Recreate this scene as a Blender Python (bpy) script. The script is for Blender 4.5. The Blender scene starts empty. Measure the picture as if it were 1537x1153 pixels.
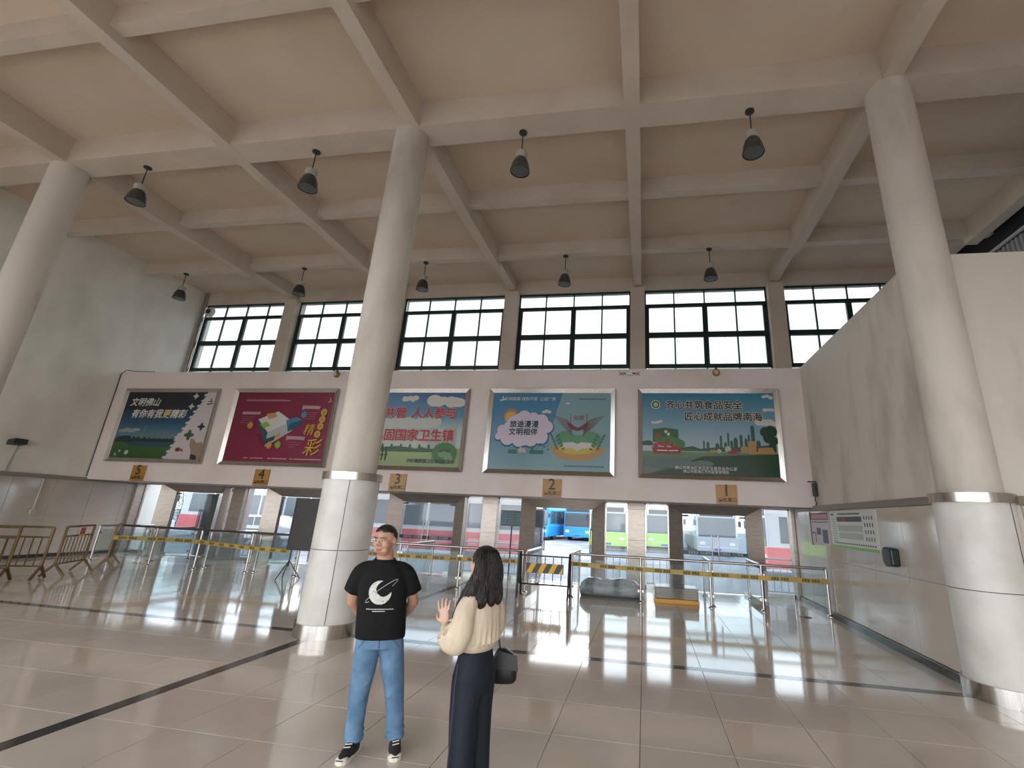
import bpy, bmesh, math, random
from mathutils import Vector, Matrix
from mathutils.bvhtree import BVHTree
random.seed(7)
sc = bpy.context.scene
COL = sc.collection
PI = math.pi

# ------------------------------------------------------------------ camera
W_PX, H_PX = 1537.0, 1153.0
F_PX, PX, PY = 700.67, 847.59, 556.23
YAW, PITCH, ROLL = math.radians(-10.038), math.radians(17.2956), math.radians(2.654)
fwd = Vector((math.sin(YAW)*math.cos(PITCH), math.cos(YAW)*math.cos(PITCH), math.sin(PITCH)))
r0 = Vector((math.cos(YAW), -math.sin(YAW), 0)); u0 = r0.cross(fwd)
rgt = math.cos(ROLL)*r0 + math.sin(ROLL)*u0
up = -math.sin(ROLL)*r0 + math.cos(ROLL)*u0
cd = bpy.data.cameras.new('camera'); cam = bpy.data.objects.new('camera', cd); COL.objects.link(cam)
cd.sensor_fit = 'HORIZONTAL'; cd.sensor_width = 36.0; cd.lens = F_PX/W_PX*36.0
cd.shift_x = (W_PX/2-PX)/W_PX; cd.shift_y = (PY-H_PX/2)/W_PX
cd.clip_start = 0.05; cd.clip_end = 500
m3 = Matrix((rgt, up, -fwd)).transposed()
cam.matrix_world = Matrix.Translation((0, 0, 1.9)) @ m3.to_4x4()
sc.camera = cam

# ------------------------------------------------------------------ world: bright overcast sky
wd = bpy.data.worlds.new('overcast_sky'); sc.world = wd; wd.use_nodes = True
nt = wd.node_tree; nt.nodes.clear()
wo = nt.nodes.new('ShaderNodeOutputWorld'); bg = nt.nodes.new('ShaderNodeBackground')
tc = nt.nodes.new('ShaderNodeTexCoord'); mp = nt.nodes.new('ShaderNodeMapping'); mp.inputs['Scale'].default_value = (2.2, 2.2, 5.0)
nz = nt.nodes.new('ShaderNodeTexNoise'); nz.inputs['Scale'].default_value = 1.6; nz.inputs['Detail'].default_value = 5
cr = nt.nodes.new('ShaderNodeValToRGB')
cr.color_ramp.elements[0].position = .36; cr.color_ramp.elements[0].color = (.70, .78, .86, 1)
cr.color_ramp.elements[1].position = .62; cr.color_ramp.elements[1].color = (1.0, .99, .97, 1)
nt.links.new(tc.outputs['Generated'], mp.inputs['Vector']); nt.links.new(mp.outputs[0], nz.inputs['Vector'])
nt.links.new(nz.outputs[0], cr.inputs[0]); nt.links.new(cr.outputs[0], bg.inputs[0]); nt.links.new(bg.outputs[0], wo.inputs[0])
bg.inputs[1].default_value = 2.2

# ------------------------------------------------------------------ exposure
vs = sc.view_settings
vs.view_transform = 'Standard'; vs.look = 'None'; vs.gamma = 1.0; vs.use_curve_mapping = False
vs.exposure = 1.7
sc.cycles.max_bounces = 10; sc.cycles.diffuse_bounces = 6; sc.cycles.transparent_max_bounces = 24
sc.cycles.glossy_bounces = 4; sc.cycles.sample_clamp_indirect = 6.0
sc.cycles.caustics_reflective = False; sc.cycles.caustics_refractive = False

# ------------------------------------------------------------------ materials
MATS = {}
def mat(name, col, rough=.6, metal=0., col2=None, scale=3., bump=0., spec=.5, detail=6, sharp=(.35, .65), stretch=None, vary=0.):
    if name in MATS: return MATS[name]
    m = bpy.data.materials.new(name); m.use_nodes = True; t = m.node_tree; b = t.nodes['Principled BSDF']
    b.inputs['Base Color'].default_value = (*col, 1); b.inputs['Roughness'].default_value = rough
    b.inputs['Metallic'].default_value = metal; b.inputs['Specular IOR Level'].default_value = spec
    m.diffuse_color = (*col, 1)
    last = None
    if col2 or bump:
        c = t.nodes.new('ShaderNodeTexCoord'); p = t.nodes.new('ShaderNodeMapping')
        g = t.nodes.new('ShaderNodeNewGeometry')
        if stretch: p.inputs['Scale'].default_value = stretch
        n = t.nodes.new('ShaderNodeTexNoise'); n.inputs['Scale'].default_value = scale; n.inputs['Detail'].default_value = detail
        t.links.new(g.outputs['Position'], p.inputs[0]); t.links.new(p.outputs[0], n.inputs['Vector'])
        if col2:
            r = t.nodes.new('ShaderNodeValToRGB')
            r.color_ramp.elements[0].position, r.color_ramp.elements[1].position = sharp
            r.color_ramp.elements[0].color = (*col2, 1); r.color_ramp.elements[1].color = (*col, 1)
            t.links.new(n.outputs[0], r.inputs[0]); t.links.new(r.outputs[0], b.inputs['Base Color']); last = r
        if bump:
            bp = t.nodes.new('ShaderNodeBump'); bp.inputs['Strength'].default_value = bump; bp.inputs['Distance'].default_value = .02
            t.links.new(n.outputs[0], bp.inputs['Height']); t.links.new(bp.outputs[0], b.inputs['Normal'])
    if vary:
        oi = t.nodes.new('ShaderNodeObjectInfo'); mr = t.nodes.new('ShaderNodeMapRange')
        mr.inputs[3].default_value = 1-vary; mr.inputs[4].default_value = 1+vary
        mx = t.nodes.new('ShaderNodeMix'); mx.data_type = 'RGBA'; mx.blend_type = 'MULTIPLY'; mx.inputs[0].default_value = 1
        t.links.new(oi.outputs['Random'], mr.inputs[0])
        if last: t.links.new(last.outputs[0], mx.inputs[6])
        else: mx.inputs[6].default_value = (*col, 1)
        t.links.new(mr.outputs[0], mx.inputs[7]); t.links.new(mx.outputs[2], b.inputs['Base Color'])
    MATS[name] = m; return m
def glass(name, tint, rough=.02, milk=0., milkcol=(.8, .85, .85), ior=1.45):
    """thin pane: clear transmission tinted by the glass, mirror reflection by Fresnel, some dusty film"""
    if name in MATS: return MATS[name]
    m = bpy.data.materials.new(name); m.use_nodes = True; t = m.node_tree; t.nodes.clear()
    o = t.nodes.new('ShaderNodeOutputMaterial'); tr = t.nodes.new('ShaderNodeBsdfTransparent'); gl = t.nodes.new('ShaderNodeBsdfGlossy')
    fr = t.nodes.new('ShaderNodeFresnel'); fr.inputs[0].default_value = ior; mx = t.nodes.new('ShaderNodeMixShader')
    tr.inputs[0].default_value = (*tint, 1); gl.inputs['Roughness'].default_value = rough
    src = tr
    if milk:
        tl = t.nodes.new('ShaderNodeBsdfTranslucent'); tl.inputs[0].default_value = (*milkcol, 1)
        df = t.nodes.new('ShaderNodeBsdfDiffuse'); df.inputs[0].default_value = (*milkcol, 1)
        a = t.nodes.new('ShaderNodeMixShader'); a.inputs[0].default_value = .35
        t.links.new(tl.outputs[0], a.inputs[1]); t.links.new(df.outputs[0], a.inputs[2])
        m2 = t.nodes.new('ShaderNodeMixShader'); m2.inputs[0].default_value = milk
        t.links.new(tr.outputs[0], m2.inputs[1]); t.links.new(a.outputs[0], m2.inputs[2]); src = m2
    t.links.new(fr.outputs[0], mx.inputs[0]); t.links.new(src.outputs[0], mx.inputs[1]); t.links.new(gl.outputs[0], mx.inputs[2])
    t.links.new(mx.outputs[0], o.inputs[0]); MATS[name] = m; return m

PLASTER = mat('aged_white_plaster', (.67, .61, .56), .85, col2=(.55, .49, .44), scale=.7, sharp=(.3, .6))
CEILM = mat('aged_ceiling_paint', (.66, .555, .435), .9, col2=(.59, .485, .375), scale=.5, sharp=(.3, .65))
BEAMM = mat('beam_paint', (.62, .54, .45), .88, col2=(.55, .47, .385), scale=.9, sharp=(.3, .6))
STAIN = mat('stained_plaster', (.64, .59, .525), .85, col2=(.44, .39, .325), scale=1.3, sharp=(.28, .52), stretch=(1, 1, .35))
PINKW = mat('pale_pink_plaster', (.70, .62, .585), .8, col2=(.62, .54, .50), scale=.8, sharp=(.3, .6))
TILE = mat('polished_floor_tile', (.64, .575, .515), .075, col2=(.57, .505, .445), scale=1.3, sharp=(.3, .7), spec=.62, vary=.035)
GROUT = mat('floor_grout', (.06, .05, .045), .9, spec=.1)
GRANITE = mat('dark_granite', (.035, .033, .03), .12, col2=(.06, .055, .05), scale=60)
MARBLE = mat('polished_beige_panel', (.56, .50, .43), .10, col2=(.49, .43, .365), scale=1.6, sharp=(.3, .7), spec=.6, vary=.03)
STEEL = mat('brushed_stainless_steel', (.55, .52, .48), .24, 1., col2=(.42, .39, .36), scale=6, stretch=(8, 8, .4))
STEELD = mat('brown_stainless_cladding', (.42, .36, .315), .32, .6, col2=(.35, .30, .26), scale=4, stretch=(1, 1, 6))
TRIMM = mat('dull_steel_trim', (.30, .27, .23), .35, .8)
GREENF = mat('dark_green_window_frame', (.012, .03, .024), .35)
WGLASS = glass('dusty_window_glass', (.205, .225, .226), .05, .06)
CLEAR = glass('clear_door_glass', (.60, .655, .69), .02, .06, (.85, .9, .95))
SIDEG = glass('dusty_sidelight_glass', (.52, .57, .61), .03, .13, (.85, .92, 1.))
RAILG = glass('greenish_rail_glass', (.72, .79, .79), .02, .07, (.75, .88, .88))
BLACK = mat('black_metal', (.015, .015, .016), .4)
DARK = mat('dark_plastic', (.03, .03, .03), .45)
WHITE = mat('white_enamel', (.72, .70, .66), .35, col2=(.62, .595, .55), scale=2.5)
GOLD = mat('gold_brown_barrier_paint', (.17, .105, .028), .42, .35, col2=(.11, .068, .02), scale=8)

# ------------------------------------------------------------------ mesh helpers
class MB:
    def __init__(s): s.v = []; s.f = []
    def add(s, v, f):
        n = len(s.v); s.v += [tuple(p) for p in v]; s.f += [[i+n for i in q] for q in f]; return s
    def box(s, x0, x1, y0, y1, z0, z1):
        v = [(x, y, z) for z in (z0, z1) for y in (y0, y1) for x in (x0, x1)]
        return s.add(v, [(0, 2, 3, 1), (4, 5, 7, 6), (0, 1, 5, 4), (2, 6, 7, 3), (0, 4, 6, 2), (1, 3, 7, 5)])
    def bar(s, a, b, w, h, upv=(0, 0, 1)):
        a = Vector(a); b = Vector(b); d = (b-a).normalized(); u = Vector(upv)
        if abs(d.dot(u)) > .95: u = Vector((0, 1, 0))
        r = d.cross(u).normalized(); u = r.cross(d)
        v = [p + r*i*w/2 + u*j*h/2 for p in (a, b) for i, j in ((-1, -1), (1, -1), (1, 1), (-1, 1))]
        return s.add(v, [(3, 2, 1, 0), (4, 5, 6, 7), (0, 1, 5, 4), (1, 2, 6, 5), (2, 3, 7, 6), (3, 0, 4, 7)])
    def tube(s, pts, r, n=10, caps=True):
        pts = [Vector(p) for p in pts]; R = r if isinstance(r, (list, tuple)) else [r]*len(pts); base = len(s.v); u = None
        for i, p in enumerate(pts):
            d = (pts[min(i+1, len(pts)-1)] - pts[max(i-1, 0)]).normalized()
            if u is None:
                u = d.orthogonal().normalized()
            u = (u - d*u.dot(d)).normalized(); w = d.cross(u)
            for k in range(n):
                a = 2*PI*k/n; s.v.append(tuple(p + (u*math.cos(a)+w*math.sin(a))*R[i]))
        for i in range(len(pts)-1):
            for k in range(n):
                k2 = (k+1) % n; s.f.append([base+i*n+k, base+i*n+k2, base+(i+1)*n+k2, base+(i+1)*n+k])
        if caps:
            s.f.append([base+k for k in reversed(range(n))]); s.f.append([base+(len(pts)-1)*n+k for k in range(n)])
        return s
    def lathe(s, prof, c=(0, 0, 0), n=24, caps=True):
        base = len(s.v)
        for r, z in prof:
            for k in range(n):
                a = 2*PI*k/n; s.v.append((c[0]+r*math.cos(a), c[1]+r*math.sin(a), c[2]+z))
        for i in range(len(prof)-1):
            for k in range(n):
                k2 = (k+1) % n; s.f.append([base+i*n+k, base+i*n+k2, base+(i+1)*n+k2, base+(i+1)*n+k])
        if caps:
            s.f.append([base+k for k in reversed(range(n))]); s.f.append([base+(len(prof)-1)*n+k for k in range(n)])
        return s
    def prism(s, poly, y0, y1, plane='xz'):
        n = len(poly); m = {'xz': lambda a, b, c: (a, c, b), 'yz': lambda a, b, c: (c, a, b), 'xy': lambda a, b, c: (a, b, c)}[plane]
        v = [m(a, b, y0) for a, b in poly] + [m(a, b, y1) for a, b in poly]
        f = [list(range(n)), list(reversed(range(n, 2*n)))] + [[i, i+n, (i+1) % n+n, (i+1) % n] for i in range(n)]
        return s.add(v, f)
    def ell(s, c, r, n=16, m=10, rot=None):
        base = len(s.v); c = Vector(c); rot = rot or Matrix.Identity(3)
        for i in range(m+1):
            t = PI*i/m
            for k in range(n):
                a = 2*PI*k/n
                s.v.append(tuple(c + rot @ Vector((r[0]*math.sin(t)*math.cos(a), r[1]*math.sin(t)*math.sin(a), r[2]*math.cos(t)))))
        for i in range(m):
            for k in range(n):
                k2 = (k+1) % n; s.f.append([base+i*n+k, base+(i+1)*n+k, base+(i+1)*n+k2, base+i*n+k2])
        return s
    def mesh(s, name='mesh', fix=True):
        me = bpy.data.meshes.new(name); me.from_pydata(s.v, [], s.f)
        if fix:
            b = bmesh.new(); b.from_mesh(me); bmesh.ops.remove_doubles(b, verts=b.verts, dist=1e-6)
            bmesh.ops.recalc_face_normals(b, faces=b.faces); b.to_mesh(me); b.free()
        me.update(); return me
    def build(s, name, m, parent=None, smooth=False, bevel=0, loc=None, rot=None, fix=True, seg=2):
        return obj(name, s.mesh(name, fix), m, parent, smooth, bevel, loc, rot, seg)
def obj(name, me, m, parent=None, smooth=False, bevel=0, loc=None, rot=None, seg=2):
    o = bpy.data.objects.new(name, me); COL.objects.link(o)
    if m and not me.materials: me.materials.append(m)
    if smooth:
        for p in me.polygons: p.use_smooth = True
        if smooth != 'all':
            me.set_sharp_from_angle(angle=math.radians(42))
    if bevel:
        b = o.modifiers.new('bevel', 'BEVEL'); b.width = bevel; b.segments = seg; b.limit_method = 'ANGLE'
    if parent: o.parent = parent
    if loc: o.location = loc
    if rot is not None: o.rotation_euler = rot if isinstance(rot, (tuple, list)) else (0, 0, rot)
    return o
def box(name, x0, x1, y0, y1, z0, z1, m, parent=None, bevel=0):
    return MB().box(x0, x1, y0, y1, z0, z1).build(name, m, parent, bevel=bevel)
def struct(o): o['kind'] = 'structure'; return o
def tag(o, label, cat, group=None):
    o['label'] = label; o['category'] = cat
    if group: o['group'] = group
    return o
def thing(name, label, cat, loc=(0, 0, 0), rot=0, group=None):
    o = bpy.data.objects.new(name, None); COL.objects.link(o); o.location = loc
    o.rotation_euler = rot if isinstance(rot, (tuple, list)) else (0, 0, rot)
    o.empty_display_size = .2
    return tag(o, label, cat, group)
def sroot(name, loc=(0, 0, 0)):
    o = bpy.data.objects.new(name, None); COL.objects.link(o); o.location = loc; o['kind'] = 'structure'; return o
def dup(root, loc, rot=None, label=None, group=None):
    def cp(o, par):
        c = o.copy(); COL.objects.link(c); c.parent = par
        for ch in o.children: cp(ch, c)
        return c
    r = cp(root, None); r.location = loc
    if rot is not None: r.rotation_euler = (0, 0, rot)
    if label: r['label'] = label
    if group: r['group'] = group
    return r
def text_mesh(s, size=1., align='CENTER', shear=0., bold=0.):
    c = bpy.data.curves.new('lettering', 'FONT'); c.body = s; c.size = size; c.align_x = align; c.align_y = 'CENTER'; c.shear = shear
    c.resolution_u = 2
    o = bpy.data.objects.new('lettering', c); COL.objects.link(o)
    bpy.context.view_layer.update()
    me = bpy.data.meshes.new_from_object(o.evaluated_get(bpy.context.evaluated_depsgraph_get()))
    bpy.data.objects.remove(o); bpy.data.curves.remove(c)
    if bold:                      # heavier strokes: shifted copies of the same glyphs
        sh = [(0, 0), (1, 0), (-1, 0), (0, 1), (0, -1)] + ([(.7, .7), (-.7, .7), (.7, -.7), (-.7, -.7)] if bold > .009 else [])
        V = [tuple(v.co) for v in me.vertices]; F = [list(p.vertices) for p in me.polygons]; v2 = []; f2 = []
        for k, (a, b) in enumerate(sh):
            n = len(v2); v2 += [(x+a*bold, y+b*bold, z+.00004*k) for x, y, z in V]; f2 += [[i+n for i in f] for f in F]
        bpy.data.meshes.remove(me); me = bpy.data.meshes.new('lettering'); me.from_pydata(v2, [], f2)
    return me
# ------------------------------------------------------------------ dimensions (metres)
XL, XR = -18.2, 4.22          # left wall, right wall faces
YW, YD, YWIN = 13.03, 14.9, 15.3   # overhanging wall, door plane, high window plane
ZS, ZL, ZB, ZB2, ZC = 6.05, 2.37, 9.55, 9.75, 10.2   # ledge, lintel, main beams, small beams, slab
BX = [-18.47, -13.9, -9.33, -4.76, -0.19, 4.38, 8.95]
COLS = [-13.9, -4.76, 4.38]; CY = 7.45
BACK = -7.0

# ------------------------------------------------------------------ ceiling with its beams
ceiling = struct(box('ceiling', XL-.3, 9.6, BACK, YWIN+.5, ZC, ZC+.25, CEILM))
for x in BX[1:]:
    w = .15
    box('beam', x-w, x+w, BACK, 12.9, ZB, ZC, BEAMM, ceiling)
    box('beam', x-w*.9, x+w*.9, 12.9, YWIN, ZB2+.02, ZC, BEAMM, ceiling)
for y, hw, z in ((-1.0, .12, ZB2), (-4., .28, ZB+.01), (1.9, .28, ZB+.01), (4.7, .12, ZB2), (CY, .29, ZB+.005), (10.15, .12, ZB2), (12.8, .12, ZB2)):
    xs = [XL] + [b for b in BX[1:]] + [9.6]
    for a, b in zip(xs[:-1], xs[1:]):
        box('beam', a+(.15 if a != XL else 0), b-(.15 if b != 9.6 else 0), y-hw, y+hw, z, ZC, BEAMM, ceiling)

# ------------------------------------------------------------------ floor: slab, 0.8 m tiles, dark granite bands
floor = struct(box('floor', XL-.3, 9.6, BACK, YD+.35, -.3, -.012, GROUT))
T = .80; g = .003
band_y = (CY-.08, CY+.08); band_x = (-5.01, -4.85)
def tile_mesh(w, d):
    b = MB(); c = .0008
    v = [(-w/2, -d/2, -.012), (w/2, -d/2, -.012), (w/2, d/2, -.012), (-w/2, d/2, -.012),
         (-w/2, -d/2, -c), (w/2, -d/2, -c), (w/2, d/2, -c), (-w/2, d/2, -c),
         (-w/2+c, -d/2+c, 0), (w/2-c, -d/2+c, 0), (w/2-c, d/2-c, 0), (-w/2+c, d/2-c, 0)]
    f = [(0, 1, 5, 4), (1, 2, 6, 5), (2, 3, 7, 6), (3, 0, 4, 7), (4, 5, 9, 8), (5, 6, 10, 9), (6, 7, 11, 10), (7, 4, 8, 11), (8, 9, 10, 11)]
    return v, f
xcuts = [band_x[0]]
while xcuts[-1] > XL: xcuts.append(max(XL, xcuts[-1]-T))
xr = [band_x[1]]
while xr[-1] < XR: xr.append(min(XR, xr[-1]+T))
while xr[-1] < 7.5: xr.append(min(7.5, xr[-1]+T))
xint = [(b, a) for a, b in zip(xcuts[:-1], xcuts[1:])] + list(zip(xr[:-1], xr[1:]))
ya = [band_y[0]]
while ya[-1] > -1.0: ya.append(ya[-1]-T)
yb = [band_y[1]]
while yb[-1] < YD+.3: yb.append(min(YD+.3, yb[-1]+T))
yint = [(b, a) for a, b in zip(ya[:-1], ya[1:])] + list(zip(yb[:-1], yb[1:]))
tiles = []
for (x0, x1) in xint:
    for (y0, y1) in yint:
        cx, cy = (x0+x1)/2, (y0+y1)/2
        if cx < XR or y1 < CY: tiles.append((x1-x0, y1-y0, cx, cy))
def shows(t):
    d = Vector((t[2], t[3], -1.9)); z = d.dot(fwd)
    if z < .3: return 1e9
    px = PX + F_PX*d.dot(rgt)/z; py = PY - F_PX*d.dot(up)/z
    if px < -120 or px > W_PX+120 or py > H_PX+150: return 1e6+d.length
    return d.length
tiles.sort(key=shows)
TM = {}
rest = MB()
for i, (w, d, cx, cy) in enumerate(tiles):
    w2, d2 = round(w-2*g, 4), round(d-2*g, 4)
    if w2 < .02 or d2 < .02: continue
    if i < 300:
        if (w2, d2) not in TM:
            v, f = tile_mesh(w2, d2); TM[(w2, d2)] = MB().add(v, f).mesh('tile')
        obj('tile', TM[(w2, d2)], TILE, floor, loc=(cx, cy, 0))
    else:
        v, f = tile_mesh(w2, d2); rest.add([(a+cx, b+cy, c) for a, b, c in v], f)
o = rest.build('tiles_beyond', TILE, floor, fix=False); o['kind'] = 'stuff'
plain = box('rear_floor', XL-.3, 9.6, BACK, -1.2, -.012, -.002, TILE, floor)
box('granite_band', XL, band_x[0]-g, *band_y, -.012, 0, GRANITE, floor)
box('granite_band', band_x[1]+g, XR-.12, *band_y, -.012, 0, GRANITE, floor)
box('granite_band', *band_x, -1.0, YD, -.012, 0, GRANITE, floor)

# ------------------------------------------------------------------ left wall: plaster above, polished panels below
wl = struct(box('wall_left', XL-.3, XL, -3.0, YWIN+.4, 0, ZC, mat('window_lit_wall', (.83, .805, .73), .85, col2=(.68, .65, .575), scale=.8, sharp=(.3, .58), stretch=(1, 1, .6))))  # paler, greenish base colour carries the window light on this wall; stains mixed in
y = 8.0
k = 0
while y < YD-.05:
    y1 = min(y+1.06, YD)
    for z0, z1 in ((.10, 1.16), (1.165, 2.30)):
        box('panel', XL, XL+.03, y+.004, y1-.004, z0, z1, MARBLE, wl, .002)
    y = y1; k += 1
for y in (1.64, 2.7, 3.76, 4.82, 5.88, 6.94):
    box('panel', XL, XL+.03, y+.004, y+1.056, .10, 2.30, MARBLE, wl, .002)
struct(box('baseboard_left', XL, XL+.04, 1.6, YD, 0, .095, GRANITE))
t1 = struct(box('trim_1', XL, XL+.07, 1.6, YD, 2.31, 2.42, TRIMM, bevel=.006))

# ------------------------------------------------------------------ right wall, only as high as the ledge, and its return behind the right column
wr = struct(box('wall_right', XR, XR+.22, 7.3, YWIN, 0, ZS, STAIN))
y = 7.75
while y < YD-.05:
    y1 = min(y+1.19, YD)
    for z0, z1 in ((.115, 1.20), (1.205, 2.29)):
        box('panel', XR-.03, XR, y+.004, y1-.004, z0, z1, MARBLE, wr, .002)
    y = y1
struct(box('baseboard_right', XR-.09, XR, 7.8, YD, 0, .11, GRANITE))
struct(box('trim_2', XR-.06, XR, 7.8, YD, 2.30, 2.415, TRIMM, bevel=.006))
wrr = struct(box('wall_right_return', 4.44, 7.49, 7.25, 7.47, 0, ZS, STAIN))
for i in range(2):
    x = 4.86+i*1.1
    for z0, z1 in ((.115, 1.20), (1.205, 2.29)): box('panel', x+.004, x+1.096, 7.22, 7.25, z0, z1, MARBLE, wrr, .002)
struct(box('trim_3', 4.8, 7.49, 7.19, 7.25, 2.30, 2.415, TRIMM, bevel=.006))
# far side of the neighbouring hall, seen over the low wall: dark slot, steel rail, corrugated sheet
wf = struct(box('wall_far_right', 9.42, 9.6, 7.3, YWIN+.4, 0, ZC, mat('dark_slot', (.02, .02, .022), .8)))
sh = MB()
for i in range(54):
    y = 7.4+i*.15
    sh.prism([(9.42, y), (9.33, y+.03), (9.33, y+.10), (9.42, y+.13)], 4.5, 9.15, 'xy')
sh.build('corrugated_sheet', mat('grey_sheet', (.42, .44, .42), .5, .3), wf)
box('rail', 9.30, 9.36, 7.4, YWIN, 9.20, 9.27, mat('pale_rail', (.6, .62, .6), .4, .2), wf)

# ------------------------------------------------------------------ back wall: overhanging parapet below, piers and lintel above
wb = struct(box('wall_back', XL, XR, YW, YD+.35, ZL, ZS, PINKW))
box('lintel', XL, 9.5, YWIN-.12, YWIN+.25, 9.68, ZC, BEAMM, wb)
box('rear_sill', XL, 9.5, YWIN-.02, YWIN+.3, ZS-.6, 6.14, PINKW, wb)
for x in BX[1:]:
    box('pier', x-.25, x+.25, YWIN-.32, YWIN+.25, ZS-.05, 9.72, BEAMM, wb)
box('pier', 9.19, 9.6, YWIN-.32, YWIN+.3, 4.0, ZC, BEAMM, wb)
pil = [-18.0, -13.97, -9.4, -4.82, -0.235, ]
for x in pil[1:]:
    p = box('pilaster', x-.25, x+.25, YD-.10, YD+.3, 0, ZL, STEELD, wb, .01)
    box('pilaster_cap', x-.27, x+.27, YD-.13, YD-.10, 2.18, 2.30, STEELD, p, .005)
    box('pilaster_joint', x-.252, x+.252, YD-.103, YD-.10, 1.30, 1.306, BLACK, p)
struct(MB().box(XL+.03, XL+.15, YD-.25, YD+.1, 0, ZL).build('trim_4', STEELD, bevel=.008))
struct(MB().box(XR-.13, XR-.035, YD-.2, YD+.1, 0, ZL).build('trim_5', STEELD, bevel=.008))
# conduit in the upper left corner
struct(MB().tube([(XL+.09, YWIN-.13, 6.0), (XL+.09, YWIN-.13, ZC)], .08, 14).build('trim_6', STEEL, smooth=True))
# thin cable along the ledge
struct(MB().tube([(XL+.03, YW-.02, 2.45), (XL+.03, YW-.02, 6.0), (XL+.2, YW-.01, 6.13), (XL+.6, YW-.01, 6.08), (XL+1.4, YW-.005, 6.065)], .012, 6).build('trim_7', BLACK))

# ------------------------------------------------------------------ high windows
def window(n, x0, x1):
    r = sroot('window_%d' % n, ((x0+x1)/2, YWIN, 6.14)); h = (x1-x0)/2
    z = lambda v: v-6.14
    fr = MB(); w = .055
    for a, b, c, d in ((-h, -h+w, 0, z(9.68)), (h-w, h, 0, z(9.68)), (-h, h, z(9.62), z(9.68)), (-h, h, 0, .06)):
        fr.box(a, b, -.04, .04, c, d)
    fr.build('frame', GREENF, r)
    box('transom', -h+w, h-w, -.045, .045, z(9.03), z(9.15), GREENF, r)
    box('transom', -h+w, h-w, -.05, .05, z(7.90), z(8.08), GREENF, r)
    box('transom', -h+w, h-w, -.05, .05, z(6.80), z(6.93), GREENF, r)
    box('mullion', -.085, .085, -.045, .045, z(6.93), z(9.03), GREENF, r)
    for s in (-1, 1):
        box('casement_stile', s*(h-w-.045)-.045, s*(h-w-.045)+.045, -.042, .042, z(6.93), z(9.03), GREENF, r)
    xs = [-h+w, -h*.5-.01, 0, h*.5+.01, h-w]
    for x in xs[1:-1]:
        box('glazing_bar', x-.022, x+.022, -.03, .03, z(9.15), z(9.62), GREENF, r)
        box('glazing_bar', x-.022, x+.022, -.03, .03, .06, z(6.80), GREENF, r)
    for x in (xs[1], xs[3]): box('glazing_bar', x-.025, x+.025, -.03, .03, z(6.93), z(9.03), GREENF, r)
    for (z0, z1) in ((9.15, 9.62), (8.08, 9.03), (6.93, 7.90), (6.20, 6.80)):
        for a, b in zip(xs[:-1], xs[1:]):
            obj('pane', MB().add([(a+.015, 0, z(z0)), (b-.015, 0, z(z0)), (b-.015, 0, z(z1)), (a+.015, 0, z(z1))], [(0, 1, 2, 3)]).mesh('pane', False), WGLASS, r)
    return r
for i, (a, b) in enumerate(zip(BX[:-1], BX[1:])):
    window(6-i, max(a+.25, XL+.12), b-.25)

# ------------------------------------------------------------------ doors (steel portals, glass leaves) and sidelights
TEAL = mat('dark_teal_band', (.012, .06, .09), .4)
NAVY = mat('dark_navy_band', (.012, .014, .05), .4)
def leaf(r, x0, x1, hinge, ang, band, handle_at):
    """one glass leaf hung at x=hinge, opened by ang"""
    w = x1-x0; sgn = 1 if hinge == x0 else -1
    # glass pane is the part, its fittings are sub-parts
    pane = obj('leaf', MB().box(min(0, sgn*w), max(0, sgn*w), -.006, .006, .02, 2.09).mesh('leaf'), CLEAR, r, loc=(hinge, .04, 0), rot=ang)
    hx = sgn*handle_at
    MB().tube([(hx, -.07, .80), (hx, -.07, 1.55)], .017, 8).tube([(hx, -.07, .84), (hx, 0, .84)], .012, 6).tube([(hx, -.07, 1.51), (hx, 0, 1.51)], .012, 6).build('handle', BLACK if band is None else STEEL, pane, True)
    box('patch_fitting', min(0, sgn*.16), max(0, sgn*.16), -.015, .015, 2.05, 2.10, BLACK, pane)
    box('patch_fitting', min(0, sgn*.16), max(0, sgn*.16), -.015, .015, .0, .09, STEEL, pane)
    if band:
        bb = box('band', min(.0, sgn*w), max(.0, sgn*w), -.008, -.0065, 1.0, 1.10, band, pane)
        tm = text_mesh('注意安全  小心玻璃', .075)
        obj('band_lettering', tm, mat('band_white', (.6, .65, .7), .5), pane, loc=(sgn*w/2, -.0095, 1.05), rot=(PI/2, 0, 0))
    return pane
doors = [(1, 2.01, 0, 0, TEAL), (2, -2.47, 1.45, 1.5, None), (3, -6.92, 0, 0, NAVY), (4, -11.48, 1.35, .6, None), (5, -15.78, .9, .35, None)]
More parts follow.
